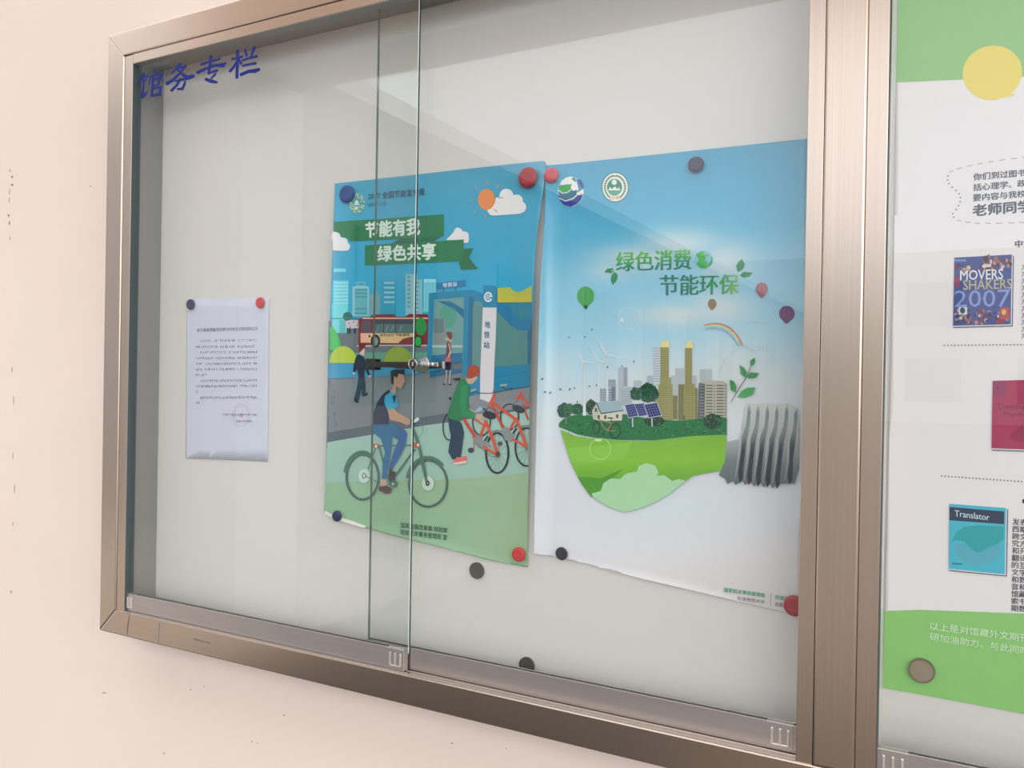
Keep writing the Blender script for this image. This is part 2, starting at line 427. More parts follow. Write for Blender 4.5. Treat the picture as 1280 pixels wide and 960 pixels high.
character('blue brush-style character 栏', [
    ([(974, 98), (972, 210), (968, 330)], [24, 22, 24]), ([(926, 172), (1012, 148)], [16, 18]), ([(966, 196), (936, 244), (908, 276)], [16, 20, 22]),
    ([(984, 168), (1004, 208)], [13, 20]), ([(1042, 92), (1054, 142)], [20, 15]), ([(1122, 72), (1110, 104), (1096, 142)], [26, 20, 12]),
    ([(1018, 182), (1080, 160), (1142, 146)], [15, 17, 21]), ([(1024, 230), (1080, 216), (1132, 208)], [18, 18, 20]),
    ([(1004, 308), (1070, 280), (1130, 274), (1162, 262)], [24, 26, 32, 24])], d1)

# joint seams and a stamped mark on the bottom rail face
sm = Sheet(base=71.05); sm.lay = 0
sm.line([(162, 768), (160, 780), (159, 793)], [0.8, 1.3, 0.9], (60, 50, 45)); sm.build('joint_seam', cab, M_DIRT, cuts=False); sm.line([(199.5, 778), (198, 803)], 0.5, (110, 98, 92)); sm.build('joint_seam', cab, M_DIRT, cuts=False)
random.seed(3)
for k in range(11):
    x = 243+k*1.9; y = 799+0.24*k*1.9
    sm.line([(x, y-1.6+random.random()), (x+random.uniform(-.5, .5), y+1.4)], 0.75, (70, 60, 55), same=True)
sk = sm.build('stamped_mark', cab, M_DIRT, cuts=False); sk['label'] = 'small dark stamped mark on the lower frame'; sk['kind'] = 'stuff'

# ------------------------------------------------------------------ lock
lock = empty('cabinet_lock', (-0.712, -0.056, 1.522)); tag(lock, 'chrome cylinder lock clamped on the edge of the front glass pane', 'lock')
bm = bmesh.new(); add_box(bm, -808, -680, -54.5, -51.5, 17, 26)
for k in range(20): add_box(bm, -770+k*4, -768+k*4, -54.5, -51.5, 15.4, 17)
bm_link('ratchet_bar', bm, M_DARKMET, lock, bevel=0.4)
bm = bmesh.new(); add_box(bm, -819.5, -808, -55, -50.5, 13, 31); add_box(bm, -826, -819.5, -55, -38, 13, 31); add_box(bm, -826, -808, -40.5, -38, 13, 31)
bm_link('hook', bm, M_DARKMET, lock, bevel=0.8)
box('bar_tip', -682, -679, -55.2, -50.8, 16, 27, M_CHROME, lock, bevel=0.6)
lathe_y('cylinder', -711, 22, [(0, -55), (9, -55), (9, -60), (12, -61), (12.3, -65), (11, -66.5), (10.6, -76), (8.9, -78), (8.7, -87), (7.8, -89.6), (6.6, -90), (6.2, -89.3), (0, -89.3)], M_LOCK, lock)
lathe_y('key_plug', -711, 22, [(0, -89.6), (5.6, -89.6), (6.1, -89.3), (6.1, -88)], M_DARKMET, lock)
box('keyhole', -712, -710, -89.9, -89.3, 19, 25, M_BRIGHT, lock)['label'] = 'bright keyhole plate'
box('bar_highlight', -700, -687, -59, -49.5, 18.3, 25.6, M_CHROME, lock, bevel=1.2)  # bright chrome block standing in for the highlight on the bar

# ================================================================== MAGNETS
def magnet(px, py, dia, thick, m, name, label, group, base=2.6, flat=False):
    c = at(px, py, -(base+thick*0.5)); cx, cz = c.x*1000, (c.z-1.5)*1000; r = dia/2; y = -base; t = thick
    root = empty(name, (c.x, -base/1000, c.z)); tag(root, label, 'magnet', group)
    if flat:
        lathe_y('disc', cx, cz, [(0, y), (r-0.4, y), (r, y-0.5), (r, y-t+0.5), (r-0.5, y-t), (0, y-t)], m, root)
    else:
        lathe_y('cap', cx, cz, [(r-0.6, y-0.6), (r, y-1.2), (r, y-t*0.45), (r*0.95, y-t*0.7), (r*0.84, y-t*0.88), (r*0.6, y-t*0.93), (r*0.5, y-t*0.9), (0, y-t*0.9)], m, root)
        lathe_y('magnet_core', cx, cz, [(0, y), (r-1.2, y), (r-1.2, y-1.0)], M_FERRITE, root)
    return root
def plastic(name, c, rough=0.3):
    m, _, p = mat(name, c, rough, 0, 0.3); p.inputs['Coat Weight'].default_value = 0.05; return m
M_FERRITE, n_, p_ = mat('grey_ferrite', (0.075, 0.07, 0.06), 0.7)
M_RED = plastic('red_plastic', (0.62, 0.035, 0.045)); M_DRED = plastic('dark_red_plastic', (0.40, 0.025, 0.04))
M_BLUE = plastic('blue_plastic', (0.015, 0.07, 0.27)); M_NAVY = plastic('navy_plastic', (0.02, 0.025, 0.11))
M_PURP = plastic('purple_black_plastic', (0.025, 0.015, 0.07)); M_INK = plastic('black_plastic', (0.018, 0.02, 0.035))
M_OLD, _, p_ = mat('tarnished_disc', (0.36, 0.28, 0.21), 0.45, 0.4)
M_OLDR, _, p_ = mat('tarnished_rim', (0.20, 0.16, 0.11), 0.5, 0.4)

# ================================================================== POSTERS
# ---- A4 notice
def off_n(x, y): return 1.2*max(0, math.sin((x-232)/103*math.pi*1.5))*min(1, max(0, (y-378)/60)) 
nr = Sheet(off_n, base=1.0, xcuts=frange(234, 335, 6), ycuts=frange(385, 575, 16))
nr.lay = 0
notice = empty('paper_notice', at(284, 470, -1)); tag(notice, 'white typed paper notice with a round red seal, leftmost sheet on the board', 'notice')
nr.poly([(240.5-7.3, 372.6), (336, 372), (335.7, 430), (335.3, 500), (334.9, 577.4), (300, 575.6), (260, 573.5), (232, 573), (232.6, 500), (233, 430)], (190, 192, 207), same=True)
nr.build('sheet', notice, M_PAPER, fn=lambda x, y: (192, 194, 209), solid=0.12)
nr.lay = 8; nr.o(225, 365, 8)
nr.text('关于吸收预备党员转为中共正式党员的公示', [(168, 364), (776, 346), (776, 384), (168, 402)], (82, 82, 92), bold=0.015, res=1)
rows = [(488, 205, 772), (548, 160, 745), (604, 205, 772), (662, 160, 775), (718, 160, 772), (774, 160, 770), (830, 160, 275), (888, 205, 772), (942, 160, 768), (998, 160, 178), (1057, 200, 770), (1106, 155, 195)]
random.seed(11)
first = True
for (y, xa, xb) in rows:
    x = xa; n = 0
    while x < xb-6:
        n += 1
        if random.random() > 0.05:
            for q in range(3):
                a, b = random.choice([((0, 0.15), (1, 0.1)), ((0.5, 0), (0.5, 1)), ((0, 0.5), (1, 0.5)), ((0.1, 1), (0.9, 0.95)), ((0.1, 0), (0.1, 1)), ((0.9, 0.1), (0.85, 1))])
                sx = 15; sy = 22; y0 = y-11-(x-160)*0.008
                nr.line([(x+a[0]*sx, y0+a[1]*sy), (x+b[0]*sx, y0+b[1]*sy)], 3.4, (105, 105, 118), same=not first); first = False
        x += 22
for (y, xa, xb) in [(1228, 430, 762), (1292, 565, 730)]:
    x = xa
    while x < xb-6:
        for q in range(3):
            a, b = random.choice([((0, 0.15), (1, 0.1)), ((0.5, 0), (0.5, 1)), ((0, 0.5), (1, 0.5)), ((0.1, 0), (0.1, 1))])
            nr.line([(x+a[0]*15, y-11+a[1]*22), (x+b[0]*15, y-11+b[1]*22)], 3.6, (95, 95, 110), same=True)
        x += 23
nr.build('printed_text', notice, M_PAPER, label='small black typed text')
nr.lay = 30
nr.ring(612, 1232, 82, 112, 4, (190, 152, 170)); nr.ell(612, 1232, 22, 28, (192, 160, 176), same=True, n=5)
for k in range(12):
    a = math.radians(150+k*20); nr.line([(612+58*math.cos(a), 1232+80*math.sin(a)), (612+72*math.cos(a), 1232+100*math.sin(a))], 5, (192, 165, 180), same=True)
nr.build('red_seal', notice, M_PAPER, label='faint round red seal stamp')

# ---- poster 1 : energy saving week
L1 = [(229, 418.7), (300, 416), (380, 413), (440, 411), (520, 409), (600, 406.5), (641, 405)]
def left1(y): return lerp3([(a, (b,)) for a, b in L1], y)[0]
def off1(x, y):
    d = (x-left1(y))/32.0; v = 0.0
    if d < 1: v += 19*(1-max(d, 0))**2*math.sin(math.pi*min(1, max(0, (y-225)/425)))**0.6 if 225 < y < 650 else 0
    r = (x-628)/36.0
    if r > 0: v += 10*r*r*max(0.05, math.sin(math.pi*min(1, max(0, (y-196)/500))))
    b = (y-(632+(x-405)*0.262))/9.0
    if b > 0: v += 1.6*min(b, 2.5)**2*max(0, 1-abs((x-530)/130)**2)
    return v
P1 = Sheet(off1, base=1.6, xcuts=frange(404, 455, 2.5)+[470, 520, 570, 610, 628]+frange(634, 682, 6), ycuts=frange(205, 715, 7), scuts=[((405, 632+d), (-0.262, 1)) for d in (0, 4, 8, 12, 16)],
           clips=[((667.5, 330), (1, 0.022, 0)[:2]), ])
P1.clips = []
post1 = empty('energy_saving_poster', at(540, 440, -2)); tag(post1, 'blue and green poster with a cyclist, bus and subway station, left of the light-bulb poster', 'poster')
P1.lay = 0
out1 = [(418.7, 229.4), (470, 223.8), (560, 213.6), (640, 204.9), (676, 201.2), (680, 201.4), (682.3, 204), (682, 215), (678, 245), (672, 285), (668, 325), (665.5, 390), (663.5, 450), (661.5, 550), (660.5, 620), (659.7, 709),
        (640, 705.5), (613, 700.5), (580, 691.5), (533, 679.5), (480, 666.5), (455, 659), (421, 649), (405, 641), (406.5, 600), (409, 520), (411, 440), (413, 380), (416, 300)]
K1 = [(205, (84, 150, 178)), (260, (70, 155, 187)), (330, (62, 156, 192)), (400, (64, 165, 200)), (404, (108, 114, 120)), (596, (150, 176, 164)), (598, (152, 178, 160)), (620, (148, 176, 143)), (690, (145, 176, 142))]
P1.poly(out1, (80, 150, 180), same=True)
P1.build('sheet', post1, M_PRINT, fn=lambda x, y: lerp3(K1, y), solid=0.2)
# anything printed near the right edge is trimmed to the paper
P1.clips = [((663.2, 450), (1, 0.019)), ]
P1.lay = 42
W_ = (216, 216, 216)
# ground
P1.o(0, 0, 1)
P1.poly([(411, 401), (560, 400), (664, 398), (663.5, 560), (408, 560)], (108, 114, 118))
P1.poly([(411.5, 472), (465, 471), (540, 466), (664, 452), (664, 505), (560, 516.5), (530, 521), (420, 539), (409.5, 541)], (124, 130, 134))
P1.poly([(409.5, 541), (420, 539), (530, 521), (560, 516.5), (663.5, 500), (663.5, 511), (560, 528), (530, 532), (420, 551), (409, 553)], (98, 106, 112))
P1.poly([(409, 553), (420, 551), (530, 532), (560, 528), (663.5, 511), (661, 591), (570, 599), (407, 603)], lambda x, y: lerp3([(535, (158, 188, 178)), (600, (152, 182, 168))], y))
P1.poly([(407, 603), (570, 599), (661, 591), (660, 705), (640, 702), (533, 676), (421, 646), (406.5, 641)], lambda x, y: (150, 174, 140) if x > 560 else (144, 178, 146))
P1.build('printed_ground', post1, M_PRINT, label='printed grey road and pale green ground')
# buildings
P1.o(405, 330, 8)
def bars(x0, x1, ys, h, c, f=[0]):
    for y in ys: P1.rect(x0, y, x1, y+h, c, same=f[0] > 0, sk=0.0)
P1.rect(95, 45, 218, 82, (125, 215, 230)); P1.rect(88, 165, 245, 400, (95, 195, 218)); P1.rect(80, 400, 240, 690, (100, 205, 215), same=True)
for k, y in enumerate(frange(178, 390, 34)): P1.rect(98, y, 242, y+20, (150, 222, 232), same=k > 0)
for k, x in enumerate(frange(100, 232, 20)): P1.rect(x, 410, x+7, 690, (140, 220, 225), same=k > 0)
P1.rect(285, 222, 452, 520, (140, 192, 203)); P1.rect(322, 178, 415, 222, (125, 185, 200), same=True)
P1.rect(303, 244, 436, 508, (105, 170, 180)); P1.rect(332, 188, 408, 214, (78, 158, 180), same=True)
for k, y in enumerate([250, 285, 320, 440, 485]):
    for j in range(6): P1.rect(308+j*21, y, 322+j*21, y+17, (72, 135, 152), same=k+j > 0)
P1.rect(455, 298, 568, 520, (108, 152, 162)); P1.rect(495, 270, 535, 298, (118, 160, 172), same=True)
for k in range(8): P1.rect(462+k*13, 305, 467+k*13, 515, (125, 165, 172), same=k > 0)
P1.rect(590, 168, 712, 500, (62, 150, 182))
for k, y in enumerate(frange(178, 400, 48)): P1.rect(600, y, 706, y+22, (132, 188, 200), same=k > 0)
P1.rect(815, 100, 935, 520, (140, 185, 195)); P1.rect(935, 155, 985, 500, (125, 178, 190), same=True)
for k, y in enumerate(frange(118, 420, 42)):
    P1.rect(832, y, 866, y+24, (112, 150, 165), same=k > 0)
    P1.rect(915, y+60, 948, y+78, (112, 150, 165), same=True)
P1.rect(992, 150, 1122, 480, (98, 178, 198))
for k, x in enumerate(frange(998, 1115, 18)): P1.rect(x, 155, x+8, 470, (138, 200, 212), same=k > 0)
P1.rect(1000, 150, 1118, 180, (150, 208, 218)); P1.rect(985, 450, 1050, 475, (110, 200, 190), same=True)
P1.build('printed_buildings', post1, M_PRINT, label='printed pale city buildings')
# clouds and sun
P1.o(550, 200, 8)
CW = (220, 216, 218)
P1.poly([(470, 505), (500, 548), (540, 556), (800, 538), (845, 515), (860, 470), (840, 430), (790, 400), (560, 375), (545, 440)], CW)
for cx, cy, r in ((665, 358, 70), (768, 405, 60), (806, 470, 56), (605, 425, 55)): P1.ell(cx, cy, r, r, CW, same=True)
P1.build('printed_cloud', post1, M_PRINT, label='large white printed cloud')
P1.ell(465, 395, 85, 106, (226, 138, 76))
for k, (a, b, c, d) in enumerate([(470, 210, 478, 240), (350, 258, 372, 288), (590, 250, 568, 285), (300, 400, 325, 402), (340, 535, 362, 512), (450, 575, 455, 548), (585, 378, 632, 378), (540, 488, 575, 522)]):
    P1.line([(a, b), (c, d)], 9, (205, 140, 105) if k < 6 else (205, 120, 100), same=k > 0)
P1.build('printed_sun', post1, M_PRINT, label='orange printed sun with short rays')
P1.poly([(60, 800), (120, 740), (150, 700), (210, 690), (290, 780), (285, 825), (240, 830), (150, 800)], CW)
P1.ell(178, 712, 36, 36, CW, same=True); P1.ell(245, 762, 44, 48, CW, same=True)
P1.build('printed_cloud', post1, M_PRINT, label='small white printed cloud')
P1.o(410, 220, 8)
P1.poly([(48, 560), (70, 556), (140, 620), (215, 690), (210, 740), (160, 750), (48, 745)], CW)
P1.ell(78, 612, 46, 52, CW, same=True); P1.ell(150, 662, 46, 48, CW, same=True); P1.ell(178, 705, 42, 42, CW, same=True)
P1.build('printed_cloud', post1, M_PRINT, label='white printed cloud at the left edge')
# banner
GB = (24, 118, 74); GD = (32, 104, 78)
P1.poly([(640, 672), (740, 618), (760, 600), (1150, 590), (1062, 652), (900, 665)], GD)
P1.poly([(60, 458), (600, 424), (1156, 382), (1155, 600), (700, 628), (215, 652), (205, 620), (140, 614), (120, 570), (60, 556)], GB)
P1.o(400, 190, 4.1733)
P1.poly([(718, 505), (800, 502), (775, 550), (823, 609), (736, 614), (720, 560)], (20, 108, 68))
P1.poly([(234, 487), (750, 456), (750, 569), (234, 591)], GB)
P1.o(410, 220, 8)
P1.text('节能有我', [(376, 466), (915, 418), (915, 585), (376, 616)], (215, 228, 220), bold=0.04)
P1.text('绿色共享', [(498, 702), (1074, 668), (1074, 832), (498, 854)], (215, 228, 220), bold=0.04)
P1.build('slogan_banner', post1, M_PRINT, label='green ribbon with white slogan lettering')
P1.text('2017 全国节能宣传周', [(400, 170), (962, 120), (962, 192), (400, 240)], (28, 70, 84), bold=0.008)
P1.text('6月11日-17日', [(398, 268), (580, 254), (580, 298), (398, 314)], (50, 105, 125), bold=0.004, res=1)
for rr, nn in ((1.0, 26), (0.82, 22), (0.64, 17)):
    for k in range(nn):
        a = 2*math.pi*k/nn; P1.line([(290+78*rr*math.cos(a), 272+100*rr*math.sin(a)), (290+70*(rr-.06)*math.cos(a+.12), 272+92*(rr-.06)*math.sin(a+.12))], 9, (206, 226, 184) if k % 3 else (150, 170, 70), same=not (k == 0 and rr == 1.0))
P1.poly([(285, 235), (312, 262), (300, 262), (318, 290), (255, 292), (272, 264), (262, 264)], (205, 230, 205), same=True); P1.rect(258, 305, 318, 312, (205, 230, 205), same=True)
P1.ell(282, 325, 20, 12, (205, 230, 205), same=True, n=12)
P1.build('title_lettering', post1, M_PRINT, label='dark title lettering with a round pale emblem')
# bus, pedestrians, bushes
P1.o(405, 330, 8)
P1.ell(235, 525, 46, 45, (40, 112, 92)); P1.rect(60, 540, 345, 548, (70, 120, 130), same=True)
for k in range(9): P1.line([(155, 570+k*14), (215, 568+k*14)], 4, (80, 130, 130), same=True)
P1.poly([(55, 630), (90, 625), (130, 690), (170, 800), (160, 860), (55, 860)], (72, 182, 92))
P1.poly([(215, 570), (262, 560), (352, 565), (352, 640), (300, 645), (222, 640)], (196, 184, 192))
for k, x in enumerate((228, 250, 300)): P1.rect(x, 640, x+16, 695, (30, 60, 66), same=k > 0)
for k, (a, b) in enumerate(((245, 585), (255, 620), (290, 575), (335, 580), (325, 605))): P1.rect(a, b, a+14, b+14, (70, 70, 90), same=True)
MR = (128, 52, 54)
P1.poly([(345, 545), (400, 532), (470, 530), (480, 506), (700, 502), (725, 528), (810, 528), (850, 500), (1030, 500), (1045, 520), (1045, 812), (345, 812)], MR)
P1.rect(385, 536, 1040, 549, (214, 176, 148)); P1.poly([(1090, 536), (1225, 536), (1225, 815), (1090, 815)], (150, 150, 142), same=True)
P1.poly([(395, 562), (470, 566), (470, 688), (372, 684), (372, 600)], (92, 84, 88))
P1.rect(500, 562, 900, 690, (88, 112, 110), same=True); P1.rect(500, 562, 900, 600, (70, 78, 82))
for k, x in enumerate((485, 592, 712)): P1.rect(x, 562, x+9, 690, (110, 50, 54), same=k > 0)
for k, (a, b) in enumerate(((640, 620), (700, 610), (780, 615), (545, 630))): P1.line([(a, b), (a-26, b+60)], 10, (120, 145, 140), same=True)
P1.poly([(365, 692), (900, 692), (900, 725), (840, 735), (790, 748), (740, 792), (365, 786)], (216, 178, 128)); P1.poly([(365, 695), (450, 695), (430, 786), (365, 784)], (222, 170, 140))
P1.text('绿色出行 节能减排', [(558, 698), (856, 692), (856, 722), (558, 726)], (70, 58, 44), bold=0.02, res=1)
P1.ell(455, 722, 10, 14, (60, 55, 55), n=10)
P1.ell(515, 770, 48, 66, (42, 46, 50)); P1.ell(515, 774, 26, 42, (130, 145, 140))
P1.rect(330, 812, 480, 826, (190, 194, 198)); P1.rect(550, 808, 1030, 820, (180, 184, 186), same=True)
P1.ell(970, 625, 56, 90, (58, 138, 66)); P1.ell(940, 772, 42, 62, (36, 44, 46)); P1.ell(942, 774, 32, 48, (44, 160, 66))
P1.build('printed_bus', post1, M_PRINT, label='printed maroon and cream bus')
P1.o(405, 420, 8)
P1.poly([(45, 170), (480, 165), (1045, 160), (1045, 240), (870, 262), (45, 275)], (98, 150, 130))
P1.poly([(45, 278), (870, 258), (1040, 250), (1180, 320), (1045, 360), (860, 385), (480, 408), (40, 425)], (70, 148, 184))
for k, (x, w0, y0) in enumerate(((192, 138, 95), (742, 142, 112))):
    P1.ell(x, 270 if k == 0 else 258, w0, 272-y0-8, (172, 192, 62) if k == 0 else (142, 160, 58), a0=180, a1=360)
P1.build('printed_bushes', post1, M_PRINT, label='printed yellow-green bushes above a blue strip')
# station
P1.o(530, 330, 8)
TB = (4, 128, 162); TD = (4, 108, 142)
P1.poly([(90, 360), (400, 330), (400, 960), (80, 960)], (108, 150, 148)); P1.ell(240, 520, 85, 120, (86, 150, 128)); P1.poly([(95, 545), (215, 540), (218, 800), (95, 805)], (128, 132, 128)); P1.rect(95, 548, 195, 690, (100, 120, 122)); P1.rect(80, 812, 385, 835, (165, 178, 178))
P1.poly([(490, 375), (595, 380), (575, 1430), (470, 1430)], (98, 136, 134)); P1.poly([(715, 470), (1070, 400), (1060, 1330), (700, 1340)], (92, 134, 130))
P1.poly([(735, 390), (1085, 385), (1070, 560), (1000, 575), (930, 560)], (60, 128, 148))
P1.poly([(130, 370), (260, 372), (402, 455), (402, 545), (300, 450)], TD)
P1.poly([(50, 290), (480, 258), (600, 300), (600, 385), (490, 348), (400, 330), (100, 356), (75, 960), (70, 1060), (28, 1060), (48, 400)], TB)
P1.poly([(402, 330), (495, 330), (470, 960), (462, 1100), (380, 1130), (385, 960)], TB); P1.poly([(450, 330), (495, 330), (470, 960), (462, 1100), (430, 1100)], TD)
P1.poly([(80, 915), (385, 885), (380, 985), (70, 1005)], TD)
P1.poly([(60, 1060), (380, 1050), (375, 1085), (100, 1125), (60, 1140)], TD, same=True)
P1.poly([(735, 388), (840, 415), (950, 555), (1075, 560), (1065, 665), (950, 665), (860, 605), (730, 470)], (20, 118, 160))
P1.poly([(1035, 660), (1070, 660), (1062, 1010), (1035, 1010)], TD)
P1.o(530, 430, 8)
P1.poly([(440, 250), (1062, 200), (1056, 430), (800, 450), (440, 525)], TB)
P1.line([(720, 338), (1055, 270)], 6, TD)
P1.poly([(450, 525), (1055, 432), (1052, 620), (450, 740)], (132, 134, 138))
P1.o(530, 330, 8)
P1.poly([(735, 240), (860, 232), (885, 255), (905, 275), (965, 278), (1085, 212), (1080, 382), (735, 385)], (176, 178, 74)); P1.poly([(740, 290), (840, 330), (1000, 320), (1080, 290), (1080, 382), (740, 384)], (190, 178, 66))
P1.poly([(588, 435), (727, 435), (715, 800), (705, 960), (695, 1240), (670, 1390), (560, 1350), (562, 1100), (570, 900)], (208, 202, 206))
P1.poly([(592, 215), (700, 215), (732, 242), (735, 432), (586, 432)], TB)
P1.ring(642, 330, 34, 42, 17, (225, 232, 235), a0=25, a1=335); P1.rect(655, 316, 685, 330, (225, 232, 235), same=True); P1.ring(642, 330, 12, 17, 8, (225, 232, 235), same=True, n=16)
P1.poly([(120, 190), (415, 158), (415, 218), (130, 248)], (32, 118, 164)); P1.line([(195, 240), (195, 285)], 6, (20, 70, 100)); P1.line([(317, 228), (317, 276)], 6, (20, 70, 100), same=True)
P1.text('地铁站', [(188, 190), (330, 176), (330, 222), (188, 238)], (205, 222, 232), bold=0.02, res=1, spacing=1.15)
P1.text('地', [(608, 572), (660, 572), (660, 640), (608, 640)], (28, 100, 136), bold=0.03)
P1.text('铁', [(602, 675), (656, 675), (656, 742), (602, 742)], (28, 100, 136), bold=0.03, same=True)
P1.text('站', [(598, 778), (656, 778), (656, 844), (598, 844)], (28, 100, 136), bold=0.03, same=True)
P1.build('printed_station', post1, M_PRINT, label='printed blue subway entrance with a white sign post')
# people
SK = (196, 158, 138)
P1.o(405, 420, 8)
P1.poly([(345, 82), (420, 84), (402, 130), (380, 150), (352, 172)], (112, 50, 42)); P1.poly([(402, 118), (410, 150), (400, 195), (378, 190), (352, 172)], (205, 176, 168))
P1.poly([(345, 180), (375, 198), (402, 212), (425, 280), (438, 330), (462, 388), (440, 394), (408, 330), (402, 412), (345, 414), (330, 330), (312, 362), (288, 356), (298, 280), (318, 212)], (34, 56, 62))
P1.poly([(345, 412), (402, 410), (412, 480), (412, 585), (378, 600), (368, 520), (358, 580), (340, 650), (300, 625), (325, 540)], (44, 72, 80))
P1.poly([(300, 622), (350, 662), (330, 670), (302, 645)], (26, 30, 36)); P1.poly([(410, 575), (438, 565), (432, 588), (380, 606)], (26, 30, 36), same=True)
P1.ell(300, 374, 11, 13, (205, 176, 168), n=10); P1.ell(458, 402, 11, 13, (205, 176, 168), same=True, n=10)
P1.build('printed_man_in_suit', post1, M_PRINT, label='printed walking man in a dark suit')
# parked bikes
OR = (206, 84, 54)
P1.o(545, 490, 8)
BK = (44, 52, 54)
for k, (cx, cy, rx, ry, a0, a1, w_) in enumerate([(612, 610, 112, 200, 0, 360, 20), (905, 550, 112, 190, 0, 360, 18), (455, 300, 88, 135, 0, 360, 13), (735, 250, 90, 130, 0, 360, 13), (130, 350, 60, 130, 80, 260, 12)]):
    P1.ring(cx, cy, rx, ry, w_, BK, same=k > 0, a0=a0, a1=a1)
for k in range(14):
    a = 2*math.pi*k/14
    P1.line([(612, 625), (612+104*math.cos(a), 610+190*math.sin(a))], 3, (105, 118, 118), same=k > 0)
    P1.line([(905, 560), (905+104*math.cos(a), 550+180*math.sin(a))], 3, (105, 118, 118), same=True)
P1.ring(612, 600, 128, 214, 16, (120, 130, 128), a0=235, a1=300); P1.ring(905, 540, 126, 204, 14, (120, 130, 128), same=True, a0=235, a1=290)
P1.ell(350, 582, 32, 26, (70, 76, 76)); P1.ell(640, 516, 26, 22, (80, 86, 86), same=True)
P1.poly([(360, 440), (440, 430), (520, 500), (560, 550), (430, 560), (380, 510)], (134, 136, 136)); P1.poly([(660, 345), (720, 360), (790, 420), (760, 500), (690, 480), (650, 400)], (134, 136, 136), same=True)
P1.line([(378, 500), (380, 580)], 8, OR); P1.line([(385, 500), (540, 640), (600, 650)], 5, (90, 96, 96), same=True)
for k, (pts, w_) in enumerate([([(272, 262), (395, 455)], 30), ([(382, 270), (500, 345)], 16), ([(500, 280), (440, 450)], 26), ([(500, 300), (560, 450), (618, 630)], 30), ([(470, 545), (600, 625)], 24),
                               ([(590, 20), (530, 140)], 28), ([(560, 100), (800, 275)], 28), ([(560, 120), (670, 360)], 24), ([(800, 260), (740, 370)], 22), ([(800, 260), (850, 390), (905, 550)], 28), ([(765, 470), (895, 545)], 22),
                               ([(850, 0), (815, 80)], 26), ([(840, 30), (960, 160)], 24), ([(870, 120), (920, 280)], 18)]):
    P1.line(pts, w_, OR if k not in (0, 7, 13) else (190, 72, 50), same=k > 0)
P1.ell(618, 622, 24, 30, (90, 70, 60), n=14)
P1.ell(535, 232, 68, 38, (46, 56, 58), rot=0.25); P1.ell(825, 170, 66, 36, (56, 62, 64), same=True, rot=0.35)
P1.line([(480, 200), (530, 150), (600, 190)], 8, (80, 84, 86)); P1.line([(760, 130), (820, 90)], 8, (100, 100, 104), same=True)
for k, (a, b) in enumerate(((500, 470), (785, 395))): P1.line([(a-15, b+18), (a+20, b-30)], 18, (30, 70, 84) if k == 0 else (30, 34, 40), same=k > 0); P1.line([(a-32, b+12), (a, b-35)], 7, (220, 220, 218), same=True)
P1.line([(320, 30), (400, -5), (440, 10), (520, 15), (590, 5), (720, -25), (760, -40)], 7, (60, 74, 88)); P1.line([(650, -60), (700, -20), (860, -45), (935, -60)], 7, (60, 74, 88), same=True)
P1.rect(340, -20, 400, 0, (150, 160, 165), sk=-0.3); P1.rect(640, -75, 710, -55, (150, 160, 165), same=True, sk=-0.1)
P1.build('printed_parked_bicycles', post1, M_PRINT, label='printed row of orange parked bicycles')
# woman in shelter and man in green
P1.o(530, 430, 8)
P1.poly([(205, -60), (270, -60), (280, -30), (262, -5), (250, -40), (215, -40)], SK)
P1.poly([(220, -115), (250, -125), (280, -110), (280, -60), (262, -38), (245, -62), (232, -88)], (120, 66, 52))
P1.poly([(230, -25), (262, -20), (275, 60), (262, 110), (268, 175), (215, 180), (222, 60)], (112, 60, 80)); P1.poly([(250, -15), (275, 80), (245, 145), (235, 130), (258, 70), (242, 0)], SK)
P1.poly([(215, 135), (265, 130), (268, 180), (215, 182)], (205, 90, 84)); P1.poly([(213, 178), (268, 175), (264, 262), (220, 262)], (34, 48, 60))
for k, x in enumerate((225, 262)): P1.line([(x, 262), (x-2, 330), (x-10, 395)], [16, 11, 8], (190, 160, 150), same=k > 0)
P1.poly([(280, 345), (365, 335), (360, 365), (320, 368)], (36, 42, 46)); P1.ell(200, 402, 14, 7, (60, 60, 66), same=True, n=10); P1.ell(262, 405, 18, 7, (60, 60, 66), same=True, n=10)
P1.build('printed_woman', post1, M_PRINT, label='printed woman in a red top inside the station entrance')
P1.poly([(428, 335), (432, 270), (448, 228), (500, 205), (545, 228), (562, 275), (552, 315), (500, 325), (470, 345)], (168, 76, 44))
P1.poly([(412, 345), (470, 345), (530, 322), (532, 345), (512, 368), (480, 402), (440, 395), (415, 378)], SK)
P1.poly([(160+0, 690-1000)]*0 or [(520, 660), (560, 625), (588, 640), (580, 665), (500, 690)], (150, 178, 200))
P1.poly([(425, 660), (480, 655), (520, 700), (580, 700), (600, 740), (560, 765), (500, 730), (430, 690)], SK)
P1.poly([(412, 342), (372, 345), (335, 400), (290, 520), (240, 690), (250, 745), (360, 782), (385, 722), (450, 738), (512, 742), (520, 700), (470, 665), (440, 655), (465, 620), (440, 600), (442, 540), (472, 450), (440, 398)], (30, 122, 76))
P1.poly([(372, 420), (440, 400), (430, 560), (400, 700), (450, 738), (385, 722), (362, 640)], (36, 136, 88))
P1.poly([(372, 720), (382, 728), (450, 738), (512, 742), (518, 705), (470, 670), (395, 680)], (36, 136, 88), same=True)
P1.poly([(240, 738), (360, 782), (378, 800), (400, 890), (372, 1100), (355, 1150), (282, 1152), (262, 1110), (242, 1080), (268, 920), (250, 830)], (6, 66, 82))
P1.poly([(300, 1170), (330, 1130), (355, 1135), (420, 1120), (432, 1160), (410, 1185), (310, 1200), (280, 1190)], (216, 108, 100)); P1.poly([(285, 1190), (430, 1165), (420, 1190), (300, 1212)], (220, 190, 188))
P1.ell(262, 545, 14, 16, (40, 50, 50), n=10)
P1.build('printed_man_in_green', post1, M_PRINT, label='printed red-haired man in a green sweater')
